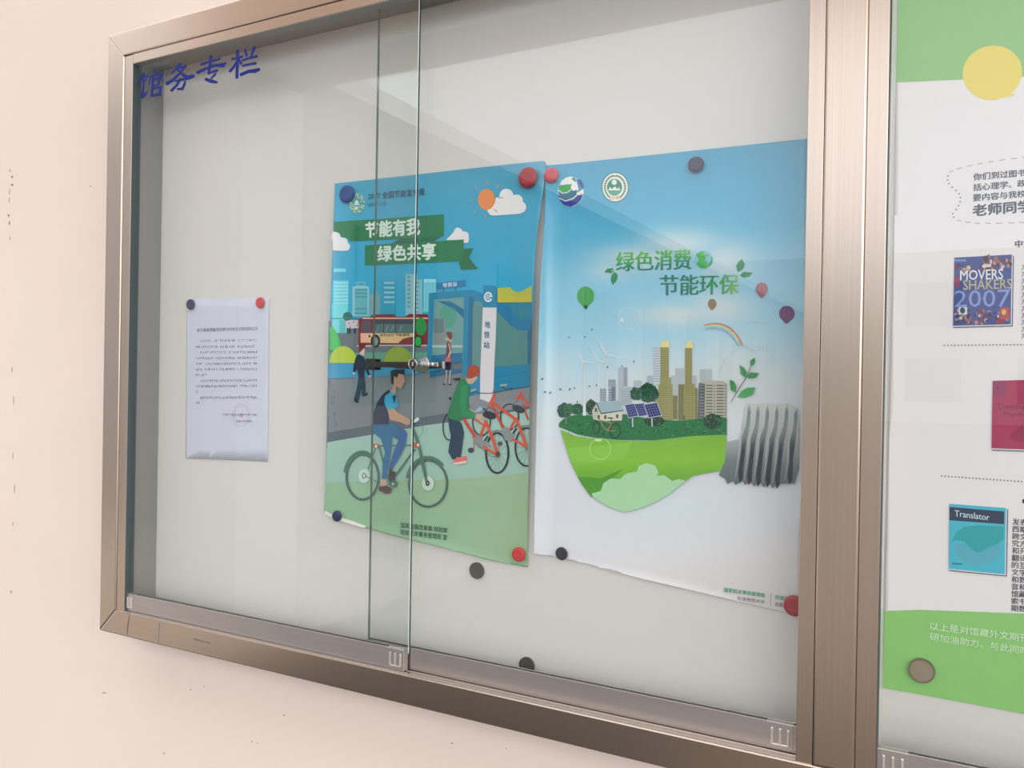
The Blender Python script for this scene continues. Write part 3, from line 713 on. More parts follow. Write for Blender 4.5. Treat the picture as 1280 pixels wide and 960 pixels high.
# cyclist
P1.o(420, 530, 8)
FG = (86, 118, 98); TY = (34, 48, 52)
P1.ring(265, 530, 160, 225, 21, TY); P1.ring(920, 595, 190, 232, 21, TY, same=True); P1.ring(265, 530, 160, 225, 7, (110, 140, 135)); P1.ring(920, 595, 190, 232, 7, (110, 140, 135), same=True)
P1.ring(262, 520, 172, 238, 34, FG, a0=188, a1=305); P1.ring(915, 585, 205, 250, 32, FG, same=True, a0=190, a1=318)
P1.ell(280, 520, 55, 72, (186, 206, 200)); P1.ell(920, 595, 60, 72, (190, 202, 190), same=True)
P1.ring(280, 518, 17, 24, 7, (60, 70, 72)); P1.ell(915, 592, 22, 28, (50, 60, 60), n=16); P1.ell(915, 592, 9, 12, (150, 150, 150), n=12)
for k, (pts, w_) in enumerate([([(385, 218), (800, 212)], 14), ([(430, 220), (478, 400), (540, 600)], 20), ([(790, 250), (600, 510), (560, 560)], 20), ([(760, 30), (800, 130), (850, 310), (905, 570)], 30), ([(395, 240), (320, 450)], 10), ([(290, 520), (420, 580), (540, 610)], 8)]):
    P1.line(pts, w_, FG, same=k > 0)
P1.ell(395, 218, 34, 22, (192, 96, 70)); P1.ell(400, 222, 12, 14, (230, 220, 215), n=10); P1.rect(765, 188, 832, 238, (192, 96, 70)); P1.ell(820, 210, 12, 14, (230, 220, 215), n=10)
P1.ring(800, 60, 68, 75, 5, (120, 140, 140), a0=-60, a1=75)
P1.poly([(580, 20), (690, 60), (712, 100), (690, 220), (640, 320), (562, 452), (530, 440), (560, 330), (582, 260), (622, 160), (560, 120)], (8, 98, 152))
P1.poly([(355, -5), (600, -5), (640, 60), (560, 140), (555, 250), (500, 552), (458, 548), (468, 380), (490, 280), (450, 150), (380, 92), (360, 90)], (8, 108, 146))
P1.poly([(530, 440), (562, 452), (560, 470), (600, 480), (590, 560), (550, 600), (525, 540)], (72, 62, 62)); P1.poly([(440, 560), (500, 560), (512, 610), (450, 620)], SK, same=True)
P1.poly([(430, 625), (510, 618), (560, 645), (548, 690), (500, 700), (430, 665)], (92, 66, 62))
P1.ell(575, 600, 40, 34, (80, 112, 84)); P1.ell(570, 600, 12, 12, (190, 200, 190), n=10)
P1.build('printed_bicycle', post1, M_PRINT, label='printed green bicycle ridden by the man')
P1.o(405, 420, 8)
P1.poly([(690, 470), (720, 500), (722, 560), (700, 590), (662, 560), (690, 520)], (184, 146, 122))
P1.poly([(700, 400), (735, 375), (795, 388), (812, 445), (792, 488), (770, 530), (735, 512), (700, 480), (690, 440)], (184, 146, 122))
P1.poly([(665, 350), (700, 335), (800, 332), (802, 352), (812, 385), (745, 372), (728, 430), (722, 410), (700, 400), (695, 490), (672, 470)], (30, 36, 46))
P1.poly([(598, 590), (650, 560), (710, 572), (735, 640), (742, 705), (700, 732), (640, 742), (600, 680)], (66, 160, 196))
P1.poly([(488, 885), (492, 780), (530, 670), (585, 585), (645, 535), (665, 560), (610, 600), (602, 660), (630, 740), (655, 810), (648, 885)], (40, 54, 74)); P1.poly([(682, 600), (720, 590), (712, 650), (702, 675)], (40, 54, 74), same=True)
P1.poly([(640, 738), (702, 728), (735, 765), (800, 800), (862, 838), (860, 882), (828, 892), (760, 862), (655, 835)], (196, 152, 122))
P1.poly([(885, 850), (935, 812), (955, 830), (935, 852), (895, 875)], (205, 215, 214)); P1.ell(900, 878, 14, 12, (40, 44, 48), n=10)
P1.build('printed_cyclist', post1, M_PRINT, label='printed cyclist in a navy vest')
P1.o(480, 610, 6.4)
P1.text('国家发展改革委 财政部', [(134, 275), (507, 318), (505, 360), (134, 318)], (36, 84, 64), bold=0.010)
P1.build('publisher_lettering', post1, M_PRINT, label='small green publisher lettering, upper line')
P1.text('国家机关事务管理局 宣', [(132, 330), (505, 375), (503, 418), (132, 372)], (36, 84, 64), bold=0.010, same=True)
P1.build('publisher_lettering', post1, M_PRINT, label='small green publisher lettering, lower line')
P1.clips = []
P1.o(0, 0, 1)
P1.poly([(405.6, 638), (421, 645.5), (440, 651), (458, 657.5), (455, 660), (421, 650), (405.5, 643)], (214, 214, 205))
P1.build('paper_margin', post1, M_PRINT, label='white paper margin at the lower left')

# ---- poster 2 : green consumption
L2 = [(207, 682.5), (260, 681), (300, 679.5), (340, 676.5), (400, 674), (520, 671), (600, 669), (692, 667)]
def left2(y): return lerp3([(a, (b,)) for a, b in L2], y)[0]
def off2(x, y):
    d = (x-left2(y))/26.0; v = 0.0
    if d < 1: v += 21*(1-max(d, 0))**2*max(0.0, math.sin(math.pi*min(1, max(0, (y-212)/560))))**0.7
    b = (y-(679+(x-667)*0.235))/10.0
    if b > 0: v += 1.7*min(b, 2.5)**2*max(0, 1-abs((x-820)/150)**2)
    return v
P2 = Sheet(off2, base=0.9, xcuts=frange(667, 711, 2.2)+frange(716, 1010, 9), ycuts=frange(185, 770, 7), scuts=[((667, 679+d), (-0.235, 1)) for d in (0, 4, 8, 12, 16)])
post2 = empty('green_consumption_poster', at(840, 470, -2)); tag(post2, 'pale blue poster with a green light-bulb island and city, reaching the centre post', 'poster')
P2.lay = 0
P2.poly([(682.5, 207), (720, 203.5), (780, 197.3), (869, 188), (940, 180.6), (1012, 173), (1008, 400), (1004, 600), (1000.5, 771), (985, 767), (900, 746.5), (800, 723), (740, 707), (700, 697.5), (680, 694), (667, 692), (669, 600), (671, 520), (674, 400), (676.5, 340), (679.5, 300), (681, 260)], (120, 170, 200), same=True)
K2 = [(185, (70, 144, 176)), (230, (76, 154, 188)), (290, (86, 164, 196)), (340, (132, 184, 208)), (400, (150, 194, 214)), (450, (176, 204, 218)), (500, (206, 212, 220)), (560, (212, 214, 222)), (640, (210, 210, 218)), (700, (212, 208, 212)), (770, (205, 198, 196))]
CL2 = [(800, 322, 62, 18, .8), (850, 304, 62, 22, .8), (905, 325, 45, 28, .75), (760, 338, 32, 14, .6), (845, 394, 60, 16, .85), (900, 385, 48, 24, .8), (840, 480, 90, 40, .85), (920, 470, 60, 55, .8), (800, 500, 100, 30, .7), (960, 500, 50, 60, .6), (690, 470, 30, 40, .4)]
def f2(x, y):
    c = lerp3(K2, y+(x-840)*0.10)
    m = 0
    for cx, cy, rx, ry, s in CL2:
        d = ((x-cx)/rx)**2+((y-cy)/ry)**2
        m = max(m, s*math.exp(-d*1.3))
    q = (204, 206, 206)
    c = tuple(a+(b-a)*m for a, b in zip(c, q))
    # teal haze under the bulb
    h = 0.35*math.exp(-(((x-840)/90)**2+((y-640)/30)**2)); c = tuple(a+(b-a)*h for a, b in zip(c, (190, 212, 214)))
    return c
P2.build('sheet', post2, M_PRINT, fn=f2, solid=0.2)
P2.lay = 24
P2.o(680, 200, 8)
P2.ell(268, 315, 130, 148, (205, 218, 222)); P2.ell(268, 315, 126, 144, (62, 130, 160), same=False)
P2.poly([(160, 250), (180, 205), (230, 172), (275, 165), (320, 195), (335, 250), (345, 290), (330, 330), (390, 290), (395, 330), (370, 360), (330, 345), (290, 310), (235, 240), (200, 250)], (226, 226, 222))
P2.poly([(145, 260), (190, 262), (225, 245), (280, 240), (262, 290), (225, 325), (185, 330), (150, 300)], (58, 158, 66))
P2.poly([(270, 190), (300, 170), (320, 200), (315, 225), (290, 200)], (60, 140, 60))
P2.poly([(140, 318), (190, 345), (240, 338), (300, 305), (335, 300), (320, 350), (275, 390), (220, 402), (165, 385)], (24, 104, 128))
P2.poly([(138, 345), (170, 395), (225, 415), (290, 400), (340, 360), (378, 340), (370, 395), (330, 440), (265, 466), (200, 450), (155, 400)], (40, 52, 136))
P2.poly([(330, 195), (365, 195), (395, 240), (398, 290), (375, 270), (350, 240)], (52, 72, 140))
P2.line([(142, 300), (185, 332), (230, 325), (270, 295)], 8, (226, 230, 230)); P2.line([(150, 380), (215, 410), (290, 385), (330, 350)], 9, (226, 230, 230), same=True)
P2.build('round_logo', post2, M_PRINT, label='round green, teal and navy wave emblem')
P2.ell(712, 272, 136, 152, (44, 108, 86)); P2.ell(712, 272, 128, 143, (226, 228, 216)); P2.ell(705, 272, 75, 84, (42, 122, 90))
P2.ell(703, 222, 26, 27, (226, 232, 222)); P2.poly([(640, 305), (660, 268), (678, 290), (708, 262), (735, 292), (748, 270), (765, 305)], (220, 230, 220), same=True); P2.poly([(645, 312), (765, 310), (740, 342), (705, 350), (665, 340)], (80, 160, 120))
n0 = 0
for k in range(12):
    for sg in (-1, 1):
        a = math.radians(125+k*12.5) if sg < 0 else math.radians(55-k*12.5)
        cx, cy = 710+101*math.cos(a), 272+115*math.sin(a)
        P2.ell(cx, cy, 16, 7, (52, 92, 62), same=n0 > 0, n=8, rot=a+sg*0.9); n0 += 1
P2.text('ZHB', [(655, 368), (758, 360), (758, 388), (655, 396)], (200, 110, 80), bold=0.01, res=1)
P2.build('round_emblem', post2, M_PRINT, label='round white emblem with green wreath and hills')
P2.o(750, 290, 6.4)
P2.text('绿色消费', [(130, 160), (728, 135), (728, 298), (130, 316)], lambda x, y: lerp3([(314, (112, 178, 72)), (326, (72, 158, 76)), (337, (34, 112, 98))], y+ (x-800)*0.06), bold=0.026, res=3, vert=False)
P2.text('节能环保', [(482, 345), (1112, 335), (1106, 496), (482, 508)], lambda x, y: lerp3([(825, (24, 116, 106)), (865, (36, 120, 90)), (895, (60, 142, 76)), (924, (140, 178, 104))], x), bold=0.026, res=3, vert=False)
P2.ell(828, 222, 75, 72, (120, 176, 190)); P2.poly([(768, 180), (800, 155), (830, 152), (835, 172), (880, 190), (850, 200), (835, 225), (870, 255), (850, 290), (800, 288), (775, 255), (790, 225)], (64, 162, 66)); P2.poly([(885, 190), (902, 215), (895, 255), (860, 288), (872, 250), (890, 230)], (48, 148, 90), same=True)
LG = (44, 132, 84)
for k, pts in enumerate([[(32, 322), (60, 292), (105, 290), (118, 310), (90, 328)], [(120, 318), (142, 345), (135, 385), (102, 424), (85, 385), (95, 340)], [(1100, 320), (1090, 275), (1105, 240), (1136, 215), (1158, 255), (1145, 295)], [(1118, 345), (1150, 318), (1222, 325), (1195, 355), (1150, 365)]]):
    P2.poly(pts, LG, same=k > 0)
P2.line([(92, 312), (118, 300)], 5, (210, 228, 215)); P2.line([(118, 300), (122, 325)], 5, (210, 228, 215), same=True); P2.line([(1120, 330), (1102, 322)], 5, (210, 228, 215), same=True)
P2.build('slogan_lettering', post2, M_PRINT, label='green slogan lettering with a small globe and leaves')
P2.o(0, 0, 1)
for k, (cx, cy, rx, ry, c) in enumerate([(732, 370, 10.8, 12, (88, 158, 88)), (890.2, 379.8, 5.4, 6.3, (146, 122, 92)), (952.2, 361.5, 7.8, 8.6, (168, 112, 124)), (983.4, 392, 9.6, 9.8, (122, 74, 114))]):
    P2.ell(cx, cy, rx, ry, c); P2.poly([(cx-rx*.88, cy+ry*.45), (cx+rx*.88, cy+ry*.45), (cx+rx*0.1, cy+ry*1.25), (cx-rx*0.2, cy+ry*1.25)], c, same=True)
    d = tuple(v*0.82 for v in c)
    if k == 0: P2.poly([(729.5, 381.5), (735, 381.5), (733.5, 386), (731, 386)], (40, 80, 60))
    for j in (-.5, 0, .5): P2.line([(cx+j*rx, cy-ry*.8), (cx+j*rx*1.3, cy), (cx+j*rx*.3, cy+ry*1.1)], 0.6, d, same=j > -.5)
    P2.build('printed_balloon', post2, M_PRINT, label=['green', 'brown', 'pink', 'purple'][k]+' printed hot-air balloon')
P2.ring(786, 398, 13.5, 13.5, 0.7, (198, 214, 222)); P2.ring(945, 420, 20, 18, 0.6, (184, 198, 202), same=True); P2.ring(938, 478, 40, 46, 0.5, (182, 196, 200), same=True, a0=190, a1=330)
P2.ell(777.5, 400, 2.6, 3.4, (206, 218, 228), same=True, n=12)
P2.build('printed_bubbles', post2, M_PRINT, label='faint printed soap bubbles')['kind'] = 'stuff'
P2.o(860, 330, 8)
for k, (dr, c) in enumerate([(0, (184, 118, 112)), (10, (200, 158, 128)), (20, (200, 200, 150)), (30, (160, 200, 160)), (40, (140, 180, 200)), (50, (150, 160, 205))]):
    pts = [(160+t*0, 0) for t in []]
    P2.line([(155+dr*.3, 612+dr), (215, 596+dr), (290, 594+dr), (360-dr*.2, 608+dr), (420-dr*.5, 640+dr*.9), (470-dr*.7, 688+dr*.7), (510-dr*.85, 740+dr*.5), (548-dr, 815+dr*.2)], [2, 8, 10, 11, 11, 11, 11, 6], c, same=k > 0)
P2.build('printed_rainbow', post2, M_PRINT, label='printed rainbow')
# island
P2.o(675, 410, 6.4)
TW = (230, 234, 240)
for k, (pts, w_) in enumerate([([(355, 285), (355, 700)], [11, 24]), ([(345, 268), (312, 215), (270, 150)], [14, 9, 2]), ([(345, 268), (450, 285)], [12, 3]), ([(345, 268), (320, 360)], [12, 3]), ([(470, 275), (466, 560)], [7, 15]), ([(465, 262), (420, 185), (375, 100)], [12, 9, 2]), ([(465, 262), (590, 290)], [10, 3]),
                               ([(536, 230), (538, 580)], [8, 16]), ([(530, 212), (485, 130), (430, 45)], [14, 10, 2]), ([(530, 212), (640, 240), (740, 250)], [12, 8, 2]), ([(530, 212), (500, 310)], [10, 2])]):
    P2.line(pts, w_, TW, same=k > 0)
GY = (168, 176, 184)
for k, (a, b, c, d) in enumerate([(480, 482, 528, 590), (545, 412, 605, 600), (625, 315, 698, 600), (640, 470, 735, 620), (750, 420, 812, 500), (905, 148, 965, 450), (855, 380, 905, 470)]):
    P2.rect(a, b, c, d, GY if k != 5 else (190, 196, 204), same=k > 0)
P2.rect(572, 470, 605, 600, (120, 130, 142)); P2.rect(668, 315, 698, 465, (146, 152, 160), same=True); P2.rect(545, 412, 605, 468, (150, 158, 166), same=True)
n0 = 0
for y in frange(490, 580, 20):
    for x in (486, 502, 516, 552, 562, 576): P2.rect(x, y, x+7, y+12, (96, 106, 124), same=n0 > 0); n0 += 1
for y in frange(162, 430, 20): P2.rect(906, y, 962, y+6, (150, 158, 168), same=True)
for y in frange(490, 600, 18): P2.rect(645, y, 730, y+5, (146, 154, 162), same=True)
P2.o(800, 410, 6.4)
for k, (a, b, c, d) in enumerate([(480, 330, 572, 430), (282, 322, 350, 470), (250, 380, 305, 600), (410, 380, 452, 480)]): P2.rect(a, b, c, d, (170, 176, 180), same=k > 0)
YT = (148, 144, 98); YD = (108, 104, 66)
for k, (a, b, c, d) in enumerate([(163, 155, 230, 400), (160, 395, 250, 450), (148, 450, 262, 520), (140, 515, 262, 735), (108, 560, 145, 600), (262, 540, 300, 730), (360, 160, 416, 450), (352, 448, 440, 515), (306, 450, 352, 735), (350, 510, 448, 765), (440, 480, 460, 760)]):
    P2.rect(a, b, c, d, YT if k not in (5, 8, 10) else (128, 124, 84), same=k > 0)
n0 = 0
for (a, b, c, d) in [(163, 160, 230, 395), (150, 455, 262, 730), (360, 165, 416, 445), (352, 455, 440, 765), (308, 455, 350, 730), (264, 545, 300, 725)]:
    x = a+6
    while x < c-4: P2.rect(x, b, x+4, d, YD, same=n0 > 0); n0 += 1; x += 13
for (a, b, c, d) in [(163, 160, 230, 395), (150, 455, 262, 730), (360, 165, 416, 445), (352, 455, 440, 765)]:
    y = b+6
    while y < d-4: P2.rect(a, y, c, y+3.5, (178, 168, 104), same=True); y += 17
P2.rect(345, 700, 362, 765, YD, same=True)
P2.poly([(166, 155), (172, 108), (215, 102), (234, 112), (236, 155)], (222, 206, 138)); P2.poly([(362, 160), (368, 118), (402, 100), (420, 120), (424, 160)], (222, 206, 138), same=True); P2.poly([(340, 735), (448, 735), (448, 772), (330, 762)], (196, 180, 110), same=True)
P2.poly([(470, 440), (508, 418), (670, 424), (698, 446), (690, 755), (462, 755)], (172, 168, 156)); P2.poly([(470, 440), (520, 448), (515, 755), (462, 755)], (98, 98, 98))
n0 = 0
for y in frange(455, 740, 24):
    for a, c in ((528, 580), (612, 668)): P2.rect(a, y, c, y+9, (100, 96, 88), same=n0 > 0); n0 += 1
    P2.rect(474, y, 508, y+6, (150, 148, 142), same=True); P2.rect(676, y, 692, y+9, (120, 116, 108), same=True); P2.rect(588, y, 602, y+12, (150, 130, 118), same=True)
P2.build('printed_city', post2, M_PRINT, label='printed city towers and wind turbines')
P2.build('printed_city', post2, M_PRINT, label='printed city towers and wind turbines') if P2.items else None
def blob(cx, cy, rx, ry, c, n=26, amp=0.12, same=False):
    P2.poly([(cx+rx*(1+random.uniform(-amp, amp))*math.cos(2*math.pi*k/n), cy+ry*(1+random.uniform(-amp, amp))*math.sin(2*math.pi*k/n)) for k in range(n)], c, same)
random.seed(5)
DG = (38, 84, 58)
P2.o(675, 410, 6.4)
blob(870, 520, 78, 78, (44, 88, 66)); blob(770, 525, 50, 52, (50, 96, 72), same=True)
GR = (46, 112, 66)
P2.poly([(150, 790), (152, 760), (185, 730), (250, 702), (340, 690), (400, 700), (520, 700), (680, 690), (840, 720), (900, 730), (1100, 740), (1260, 730), (1390, 700), (1495, 720), (1494, 862), (1300, 872), (1100, 888), (900, 898), (640, 895), (450, 880), (300, 852)], GR)
n0 = 0
for k in range(170):
    x = random.uniform(180, 1480); y = random.uniform(735, 862-max(0, 260-x)*0.3)
    P2.line([(x, y), (x+random.uniform(6, 26), y+random.uniform(-7, 5))], random.uniform(5, 10), random.choice([(28, 88, 44), (74, 146, 80), (24, 76, 46), (62, 134, 64)]), same=n0 > 0); n0 += 1
P2.line([(208, 720), (208, 768)], 7, (150, 130, 120))
blob(195, 660, 58, 60, (50, 88, 72)); blob(232, 648, 42, 44, (72, 112, 78)); blob(300, 650, 48, 48, (44, 96, 70)); blob(408, 632, 46, 62, (36, 78, 56)); blob(915, 745, 80, 42, (40, 70, 52)); blob(1380, 745, 74, 60, (28, 70, 52))
for (cx, cy, rx, ry, nn) in ((195, 660, 52, 54, 44), (300, 650, 42, 42, 30), (408, 632, 38, 54, 30), (870, 520, 70, 70, 60), (770, 525, 44, 46, 30), (1380, 745, 66, 52, 44), (915, 745, 70, 36, 26)):
    for k in range(nn):
        a = random.uniform(0, 6.28); r_ = math.sqrt(random.random())
        P2.ell(cx+rx*r_*math.cos(a), cy+ry*r_*math.sin(a), random.uniform(4, 9), random.uniform(4, 8), random.choice([(30, 66, 46), (84, 124, 84), (60, 106, 74), (24, 58, 42)]), same=True, n=6)
P2.o(675, 410, 6.4)
P2.line([(355, 560), (355, 702)], [22, 25], TW)
P2.poly([(420, 665), (452, 605), (480, 680), (660, 655), (655, 740), (480, 745), (425, 725)], (196, 198, 180)); P2.poly([(452, 600), (482, 682), (476, 745), (424, 728), (415, 660)], (176, 182, 166))
P2.poly([(448, 598), (620, 580), (668, 658), (488, 682)], (150, 172, 180)); P2.line([(412, 662), (450, 598), (490, 684), (668, 660)], 7, (70, 84, 84))
for k, (a, b) in enumerate(((448, 655), (470, 712), (522, 712), (618, 705))): P2.rect(a-9, b-14, a+9, b+16, (112, 74, 66), same=k > 0)
P2.ring(452, 796, 25, 50, 7, (60, 66, 56)); P2.ring(600, 822, 42, 58, 8, (56, 60, 56), same=True); P2.line([(470, 720), (505, 790), (540, 820), (575, 760), (480, 738)], 8, (150, 130, 100)); P2.line([(540, 820), (600, 822)], 6, (150, 130, 100), same=True); P2.line([(575, 760), (565, 720)], 6, (60, 60, 60), same=True); P2.line([(540, 718), (585, 722)], 9, (40, 40, 44), same=True)
for k, (q, pole) in enumerate([([(676, 612), (756, 600), (790, 705), (706, 722)], (740, 720)), ([(750, 605), (838, 598), (866, 698), (792, 712)], None), ([(828, 610), (938, 592), (978, 702), (868, 722)], (895, 722))]):
    if pole: P2.line([pole, (pole[0]+2, 792 if k == 0 else 785)], 10, (186, 194, 206))
    P2.poly(q, (186, 192, 214))
    cx = sum(p[0] for p in q)/4; cy = sum(p[1] for p in q)/4
    I = [(cx+(p[0]-cx)*.9, cy+(p[1]-cy)*.9) for p in q]; P2.poly(I, (40, 42, 92))
    for j in range(1, 5):
        t = j/5
        L = lambda a, b: (a[0]+(b[0]-a[0])*t, a[1]+(b[1]-a[1])*t)
        P2.line([L(I[0], I[1]), L(I[3], I[2])], 3.4, (112, 118, 168), same=j > 1); P2.line([L(I[0], I[3]), L(I[1], I[2])], 3.4, (112, 118, 168), same=True)
P2.build('printed_island', post2, M_PRINT, label='printed grassy island with trees, cottage, bicycle and solar panels')
for k, (x, y) in enumerate([(18, 408), (40, 512), (82, 518), (163, 490), (238, 490), (275, 480), (298, 590), (358, 72), (415, 12), (230, 75), (540, 312), (655, 305), (752, 270), (395, 465), (452, 458)]): P2.ell(x, y, 12 if k < 5 else 7, 6, (70, 104, 100), same=k > 0, n=8, rot=0.5 if k % 2 else -0.8)
P2.build('printed_flying_leaves', post2, M_PRINT, label='tiny dark printed leaves drifting over the sky')['kind'] = 'stuff'
P2.o(660, 400, 2.526)
def lime(x, y): return lerp3([(545, (124, 172, 62)), (575, (132, 184, 62)), (612, (96, 150, 54))], y)
P2.poly([(102, 346), (150, 366), (200, 374), (300, 381), (380, 382), (450, 374), (520, 366), (625, 362), (628, 385), (622, 440), (614, 476), (590, 478), (520, 492), (450, 545), (400, 575), (350, 595), (305, 606), (260, 592), (210, 563), (170, 520), (150, 480), (135, 450), (120, 405)], lime)
P2.poly([(155, 494), (230, 500), (300, 470), (200, 560), (178, 530)], (84, 146, 52)); P2.poly([(120, 405), (240, 395), (330, 385), (300, 440), (210, 450), (136, 446)], (134, 186, 70), same=False)
P2.poly([(210, 563), (200, 548), (230, 540), (238, 515), (262, 500), (290, 502), (310, 485), (345, 478), (350, 460), (375, 452), (402, 460), (412, 482), (405, 492), (430, 490), (455, 508), (478, 502), (498, 508), (450, 546), (400, 576), (350, 596), (305, 607), (260, 593)], (164, 202, 162))
P2.ring(228, 407, 33, 33, 2.2, (176, 206, 130)); P2.ell(222, 380, 12, 4, (190, 215, 150), n=12)
P2.build('printed_bulb_glass', post2, M_PRINT, label='printed lime-green light-bulb bowl')
P2.o(860, 430, 5.053)
def metal(x, y): return lerp3([(500, (198, 200, 198)), (535, (180, 182, 180)), (553, (160, 164, 164)), (556, (128, 134, 136)), (600, (100, 108, 110))], y)
P2.poly([(365, 375), (430, 378), (500, 370), (560, 380), (620, 370), (690, 400), (700, 520), (700, 790), (672, 880), (570, 882), (535, 912), (515, 880), (478, 905), (455, 870), (418, 900), (395, 868), (360, 890), (345, 865), (300, 890), (285, 865), (250, 885), (235, 850), (195, 830), (232, 740), (240, 620), (330, 600), (350, 480)], metal)
rib = [(384, 370, 312, 872), (440, 378, 368, 885), (500, 378, 425, 895), (560, 382, 485, 900), (622, 375, 545, 908), (680, 400, 625, 880)]
dk = lambda x, y: lerp3([(503, (184, 188, 186)), (516, (120, 130, 132)), (532, (142, 148, 148)), (546, (128, 134, 134)), (558, (58, 68, 72)), (585, (56, 68, 72)), (608, (36, 46, 50))], y)
lt = lambda x, y: lerp3([(505, (196, 198, 196)), (550, (176, 180, 178)), (608, (128, 134, 134))], y)
for k, (xt, yt, xb, yb) in enumerate(rib):
    xm = (xt*.55+xb*.45)
    P2.poly([(xt+6, yt), (xt+12, yt+60), (xt+6, yt+150), (xm+20, yt+235), (xm+8, yt+330), (xb+38, yb-90), (xb+34, yb-20), (xb+14, yb+8), (xb+4, yb-50), (xb+14, yb-130), (xm-14, yt+290), (xm-12, yt+215), (xt-14, yt+110), (xt-8, yt+40)], dk, same=k > 0)
for k, (xt, yt, xb, yb) in enumerate(rib):
    xm = (xt*.55+xb*.45)
    P2.line([(xt-14, yt+40), (xt-22, yt+140), (xm-24, yt+235), (xb+6, yb-150), (xb-14, yb-20)], [3, 8, 9, 9, 5], lt, same=k > 0)
P2.line([(268, 370), (330, 270), (372, 205), (405, 120)], [3, 6, 5, 3], (92, 84, 76))
for k, pts in enumerate([[(262, 225), (290, 235), (306, 268), (302, 305), (272, 290)], [(325, 132), (352, 148), (372, 178), (366, 212), (335, 190)], [(375, 200), (395, 178), (452, 185), (425, 212), (385, 218)], [(395, 135), (392, 105), (420, 85), (425, 110), (410, 135)], [(315, 335), (335, 298), (375, 275), (425, 275), (405, 320), (360, 338)]]):
    P2.poly(pts, lambda x, y, k=k: (70, 142, 80) if k != 4 else (84, 158, 92), same=k > 0)
P2.build('printed_bulb_cap', post2, M_PRINT, label='printed grey ribbed bulb cap and leaf sprig')
P2.o(880, 710, 9.143)
P2.text('国家机关事务管理局', [(230, 222), (695, 288), (693, 336), (230, 274)], (56, 148, 104), bold=0.016)
P2.text('天津师范大学', [(376, 322), (695, 370), (690, 412), (376, 370)], (112, 98, 98), bold=0.006, same=True)
P2.line([(764, 285), (760, 440)], 4, (110, 110, 100), same=True)
P2.text('环境保护部', [(812, 306), (1066, 345), (1066, 392), (812, 360)], (56, 148, 104), bold=0.016, same=True)
P2.text('后勤保障处', [(812, 388), (1066, 425), (1066, 470), (812, 436)], (112, 98, 98), bold=0.006, same=True)
P2.build('publisher_lettering', post2, M_PRINT, label='small green and grey publisher lettering at the foot')

# ---- poster 3 : journal guide in the right bay
def off3(x, y): return 1.5*max(0, 1-(x-1104)/26)*max(0, math.sin((y-60)/800*math.pi))
P3 = Sheet(off3, base=0.9, xcuts=frange(1106, 1140, 6)+frange(1160, 1500, 40), ycuts=frange(-90, 900, 40))
post3 = empty('journal_guide_poster', at(1260, 460, -2)); tag(post3, 'white and green poster of foreign journals in the right bay of the cabinet', 'poster')
P3.lay = 0
out3 = [(1124.5, -80), (1121.9, 1), (1120.5, 100), (1117.5, 300), (1112, 520), (1106, 764), (1104, 860), (1193, 876), (1257, 888), (1280, 892.5), (1400, 922), (1560, 962), (1580, -160), (1300, -107)]
P3.poly(out3, (225, 222, 224), same=True)
P3.build('sheet', post3, M_PRINT, fn=lambda x, y: (231, 224, 227), solid=0.2)
P3.lay = 12; P3.o(0, 0, 1)
PG = (132, 178, 102)
P3.poly([(1124.5, -80), (1121.9, 1), (1120.6, 103), (1203, 99.4), (1280, 95.5), (1575, 80), (1580, -160), (1300, -107)], PG)
P3.build('printed_colour_field', post3, M_PRINT, label='upper green field')
P3.poly([(1105.8, 763.6), (1150, 762.2), (1280, 766.8), (1568, 778), (1560, 962), (1400, 922), (1280, 892.5), (1257, 888), (1193, 876), (1104, 860)], (134, 186, 108))
P3.build('printed_colour_field', post3, M_PRINT, label='lower green field')
P3.ell(1240.5, 91, 37.5, 34, (238, 214, 84), rot=-0.25); P3.poly([(1248, 119), (1270, 117), (1264, 121), (1255, 122)], (238, 214, 84), same=True)
P3.build('printed_speech_bubble', post3, M_PRINT, label='yellow speech bubble')
DK = (72, 68, 76)
P3.o(1170, 190, 9.6)
P3.text('你们到过图书馆吗', [(448, 258), (1285, 186), (1285, 268), (448, 344)], DK, bold=0.03)
P3.text('括心理学、政治学', [(448, 384), (1285, 312), (1285, 396), (448, 470)], DK, bold=0.03, same=True)
P3.text('要内容与我校教学', [(445, 506), (1285, 440), (1285, 520), (445, 594)], DK, bold=0.03, same=True)
P3.text('老师同学们', [(442, 632), (1320, 560), (1320, 700), (442, 772)], DK, bold=0.04, same=True)
P3.build('heading_lettering', post3, M_PRINT, label='dark grey heading lettering')
P3.o(0, 0, 1)
dash = [((1187, 215.5), (1191.5, 213)), ((1195.5, 211.5), (1202.5, 209.6)), ((1208.5, 207.8), (1215.5, 206.2)), ((1222, 205), (1228.5, 204.1)), ((1235.5, 202.5), (1242, 201.6)), ((1249, 200.6), (1256.5, 199.5)), ((1264, 198.5), (1271.5, 197.7)), ((1278, 196.9), (1286, 196)),
        ((1196.5, 275), (1202, 276.4)), ((1206, 277.4), (1213.5, 277.8)), ((1218.5, 278.8), (1225.5, 279.3)), ((1232, 279.1), (1238.5, 279.4)), ((1245, 279), (1253, 279)), ((1260, 278.6), (1268, 278.6)), ((1274, 278), (1282, 278))]
for k, (a, b) in enumerate(dash): P3.line([a, b], 0.9, (150, 145, 150), same=k > 0)
for x, y in [(1185, 220), (1184.6, 225), (1186, 229.5), (1190.3, 234), (1195, 238), (1198.9, 242.3), (1200.4, 247), (1200, 252), (1198.3, 257), (1195.2, 262), (1191, 267), (1192, 271.5)]: P3.ell(x, y, 1.0, 1.1, (110, 105, 115), same=True, n=10)
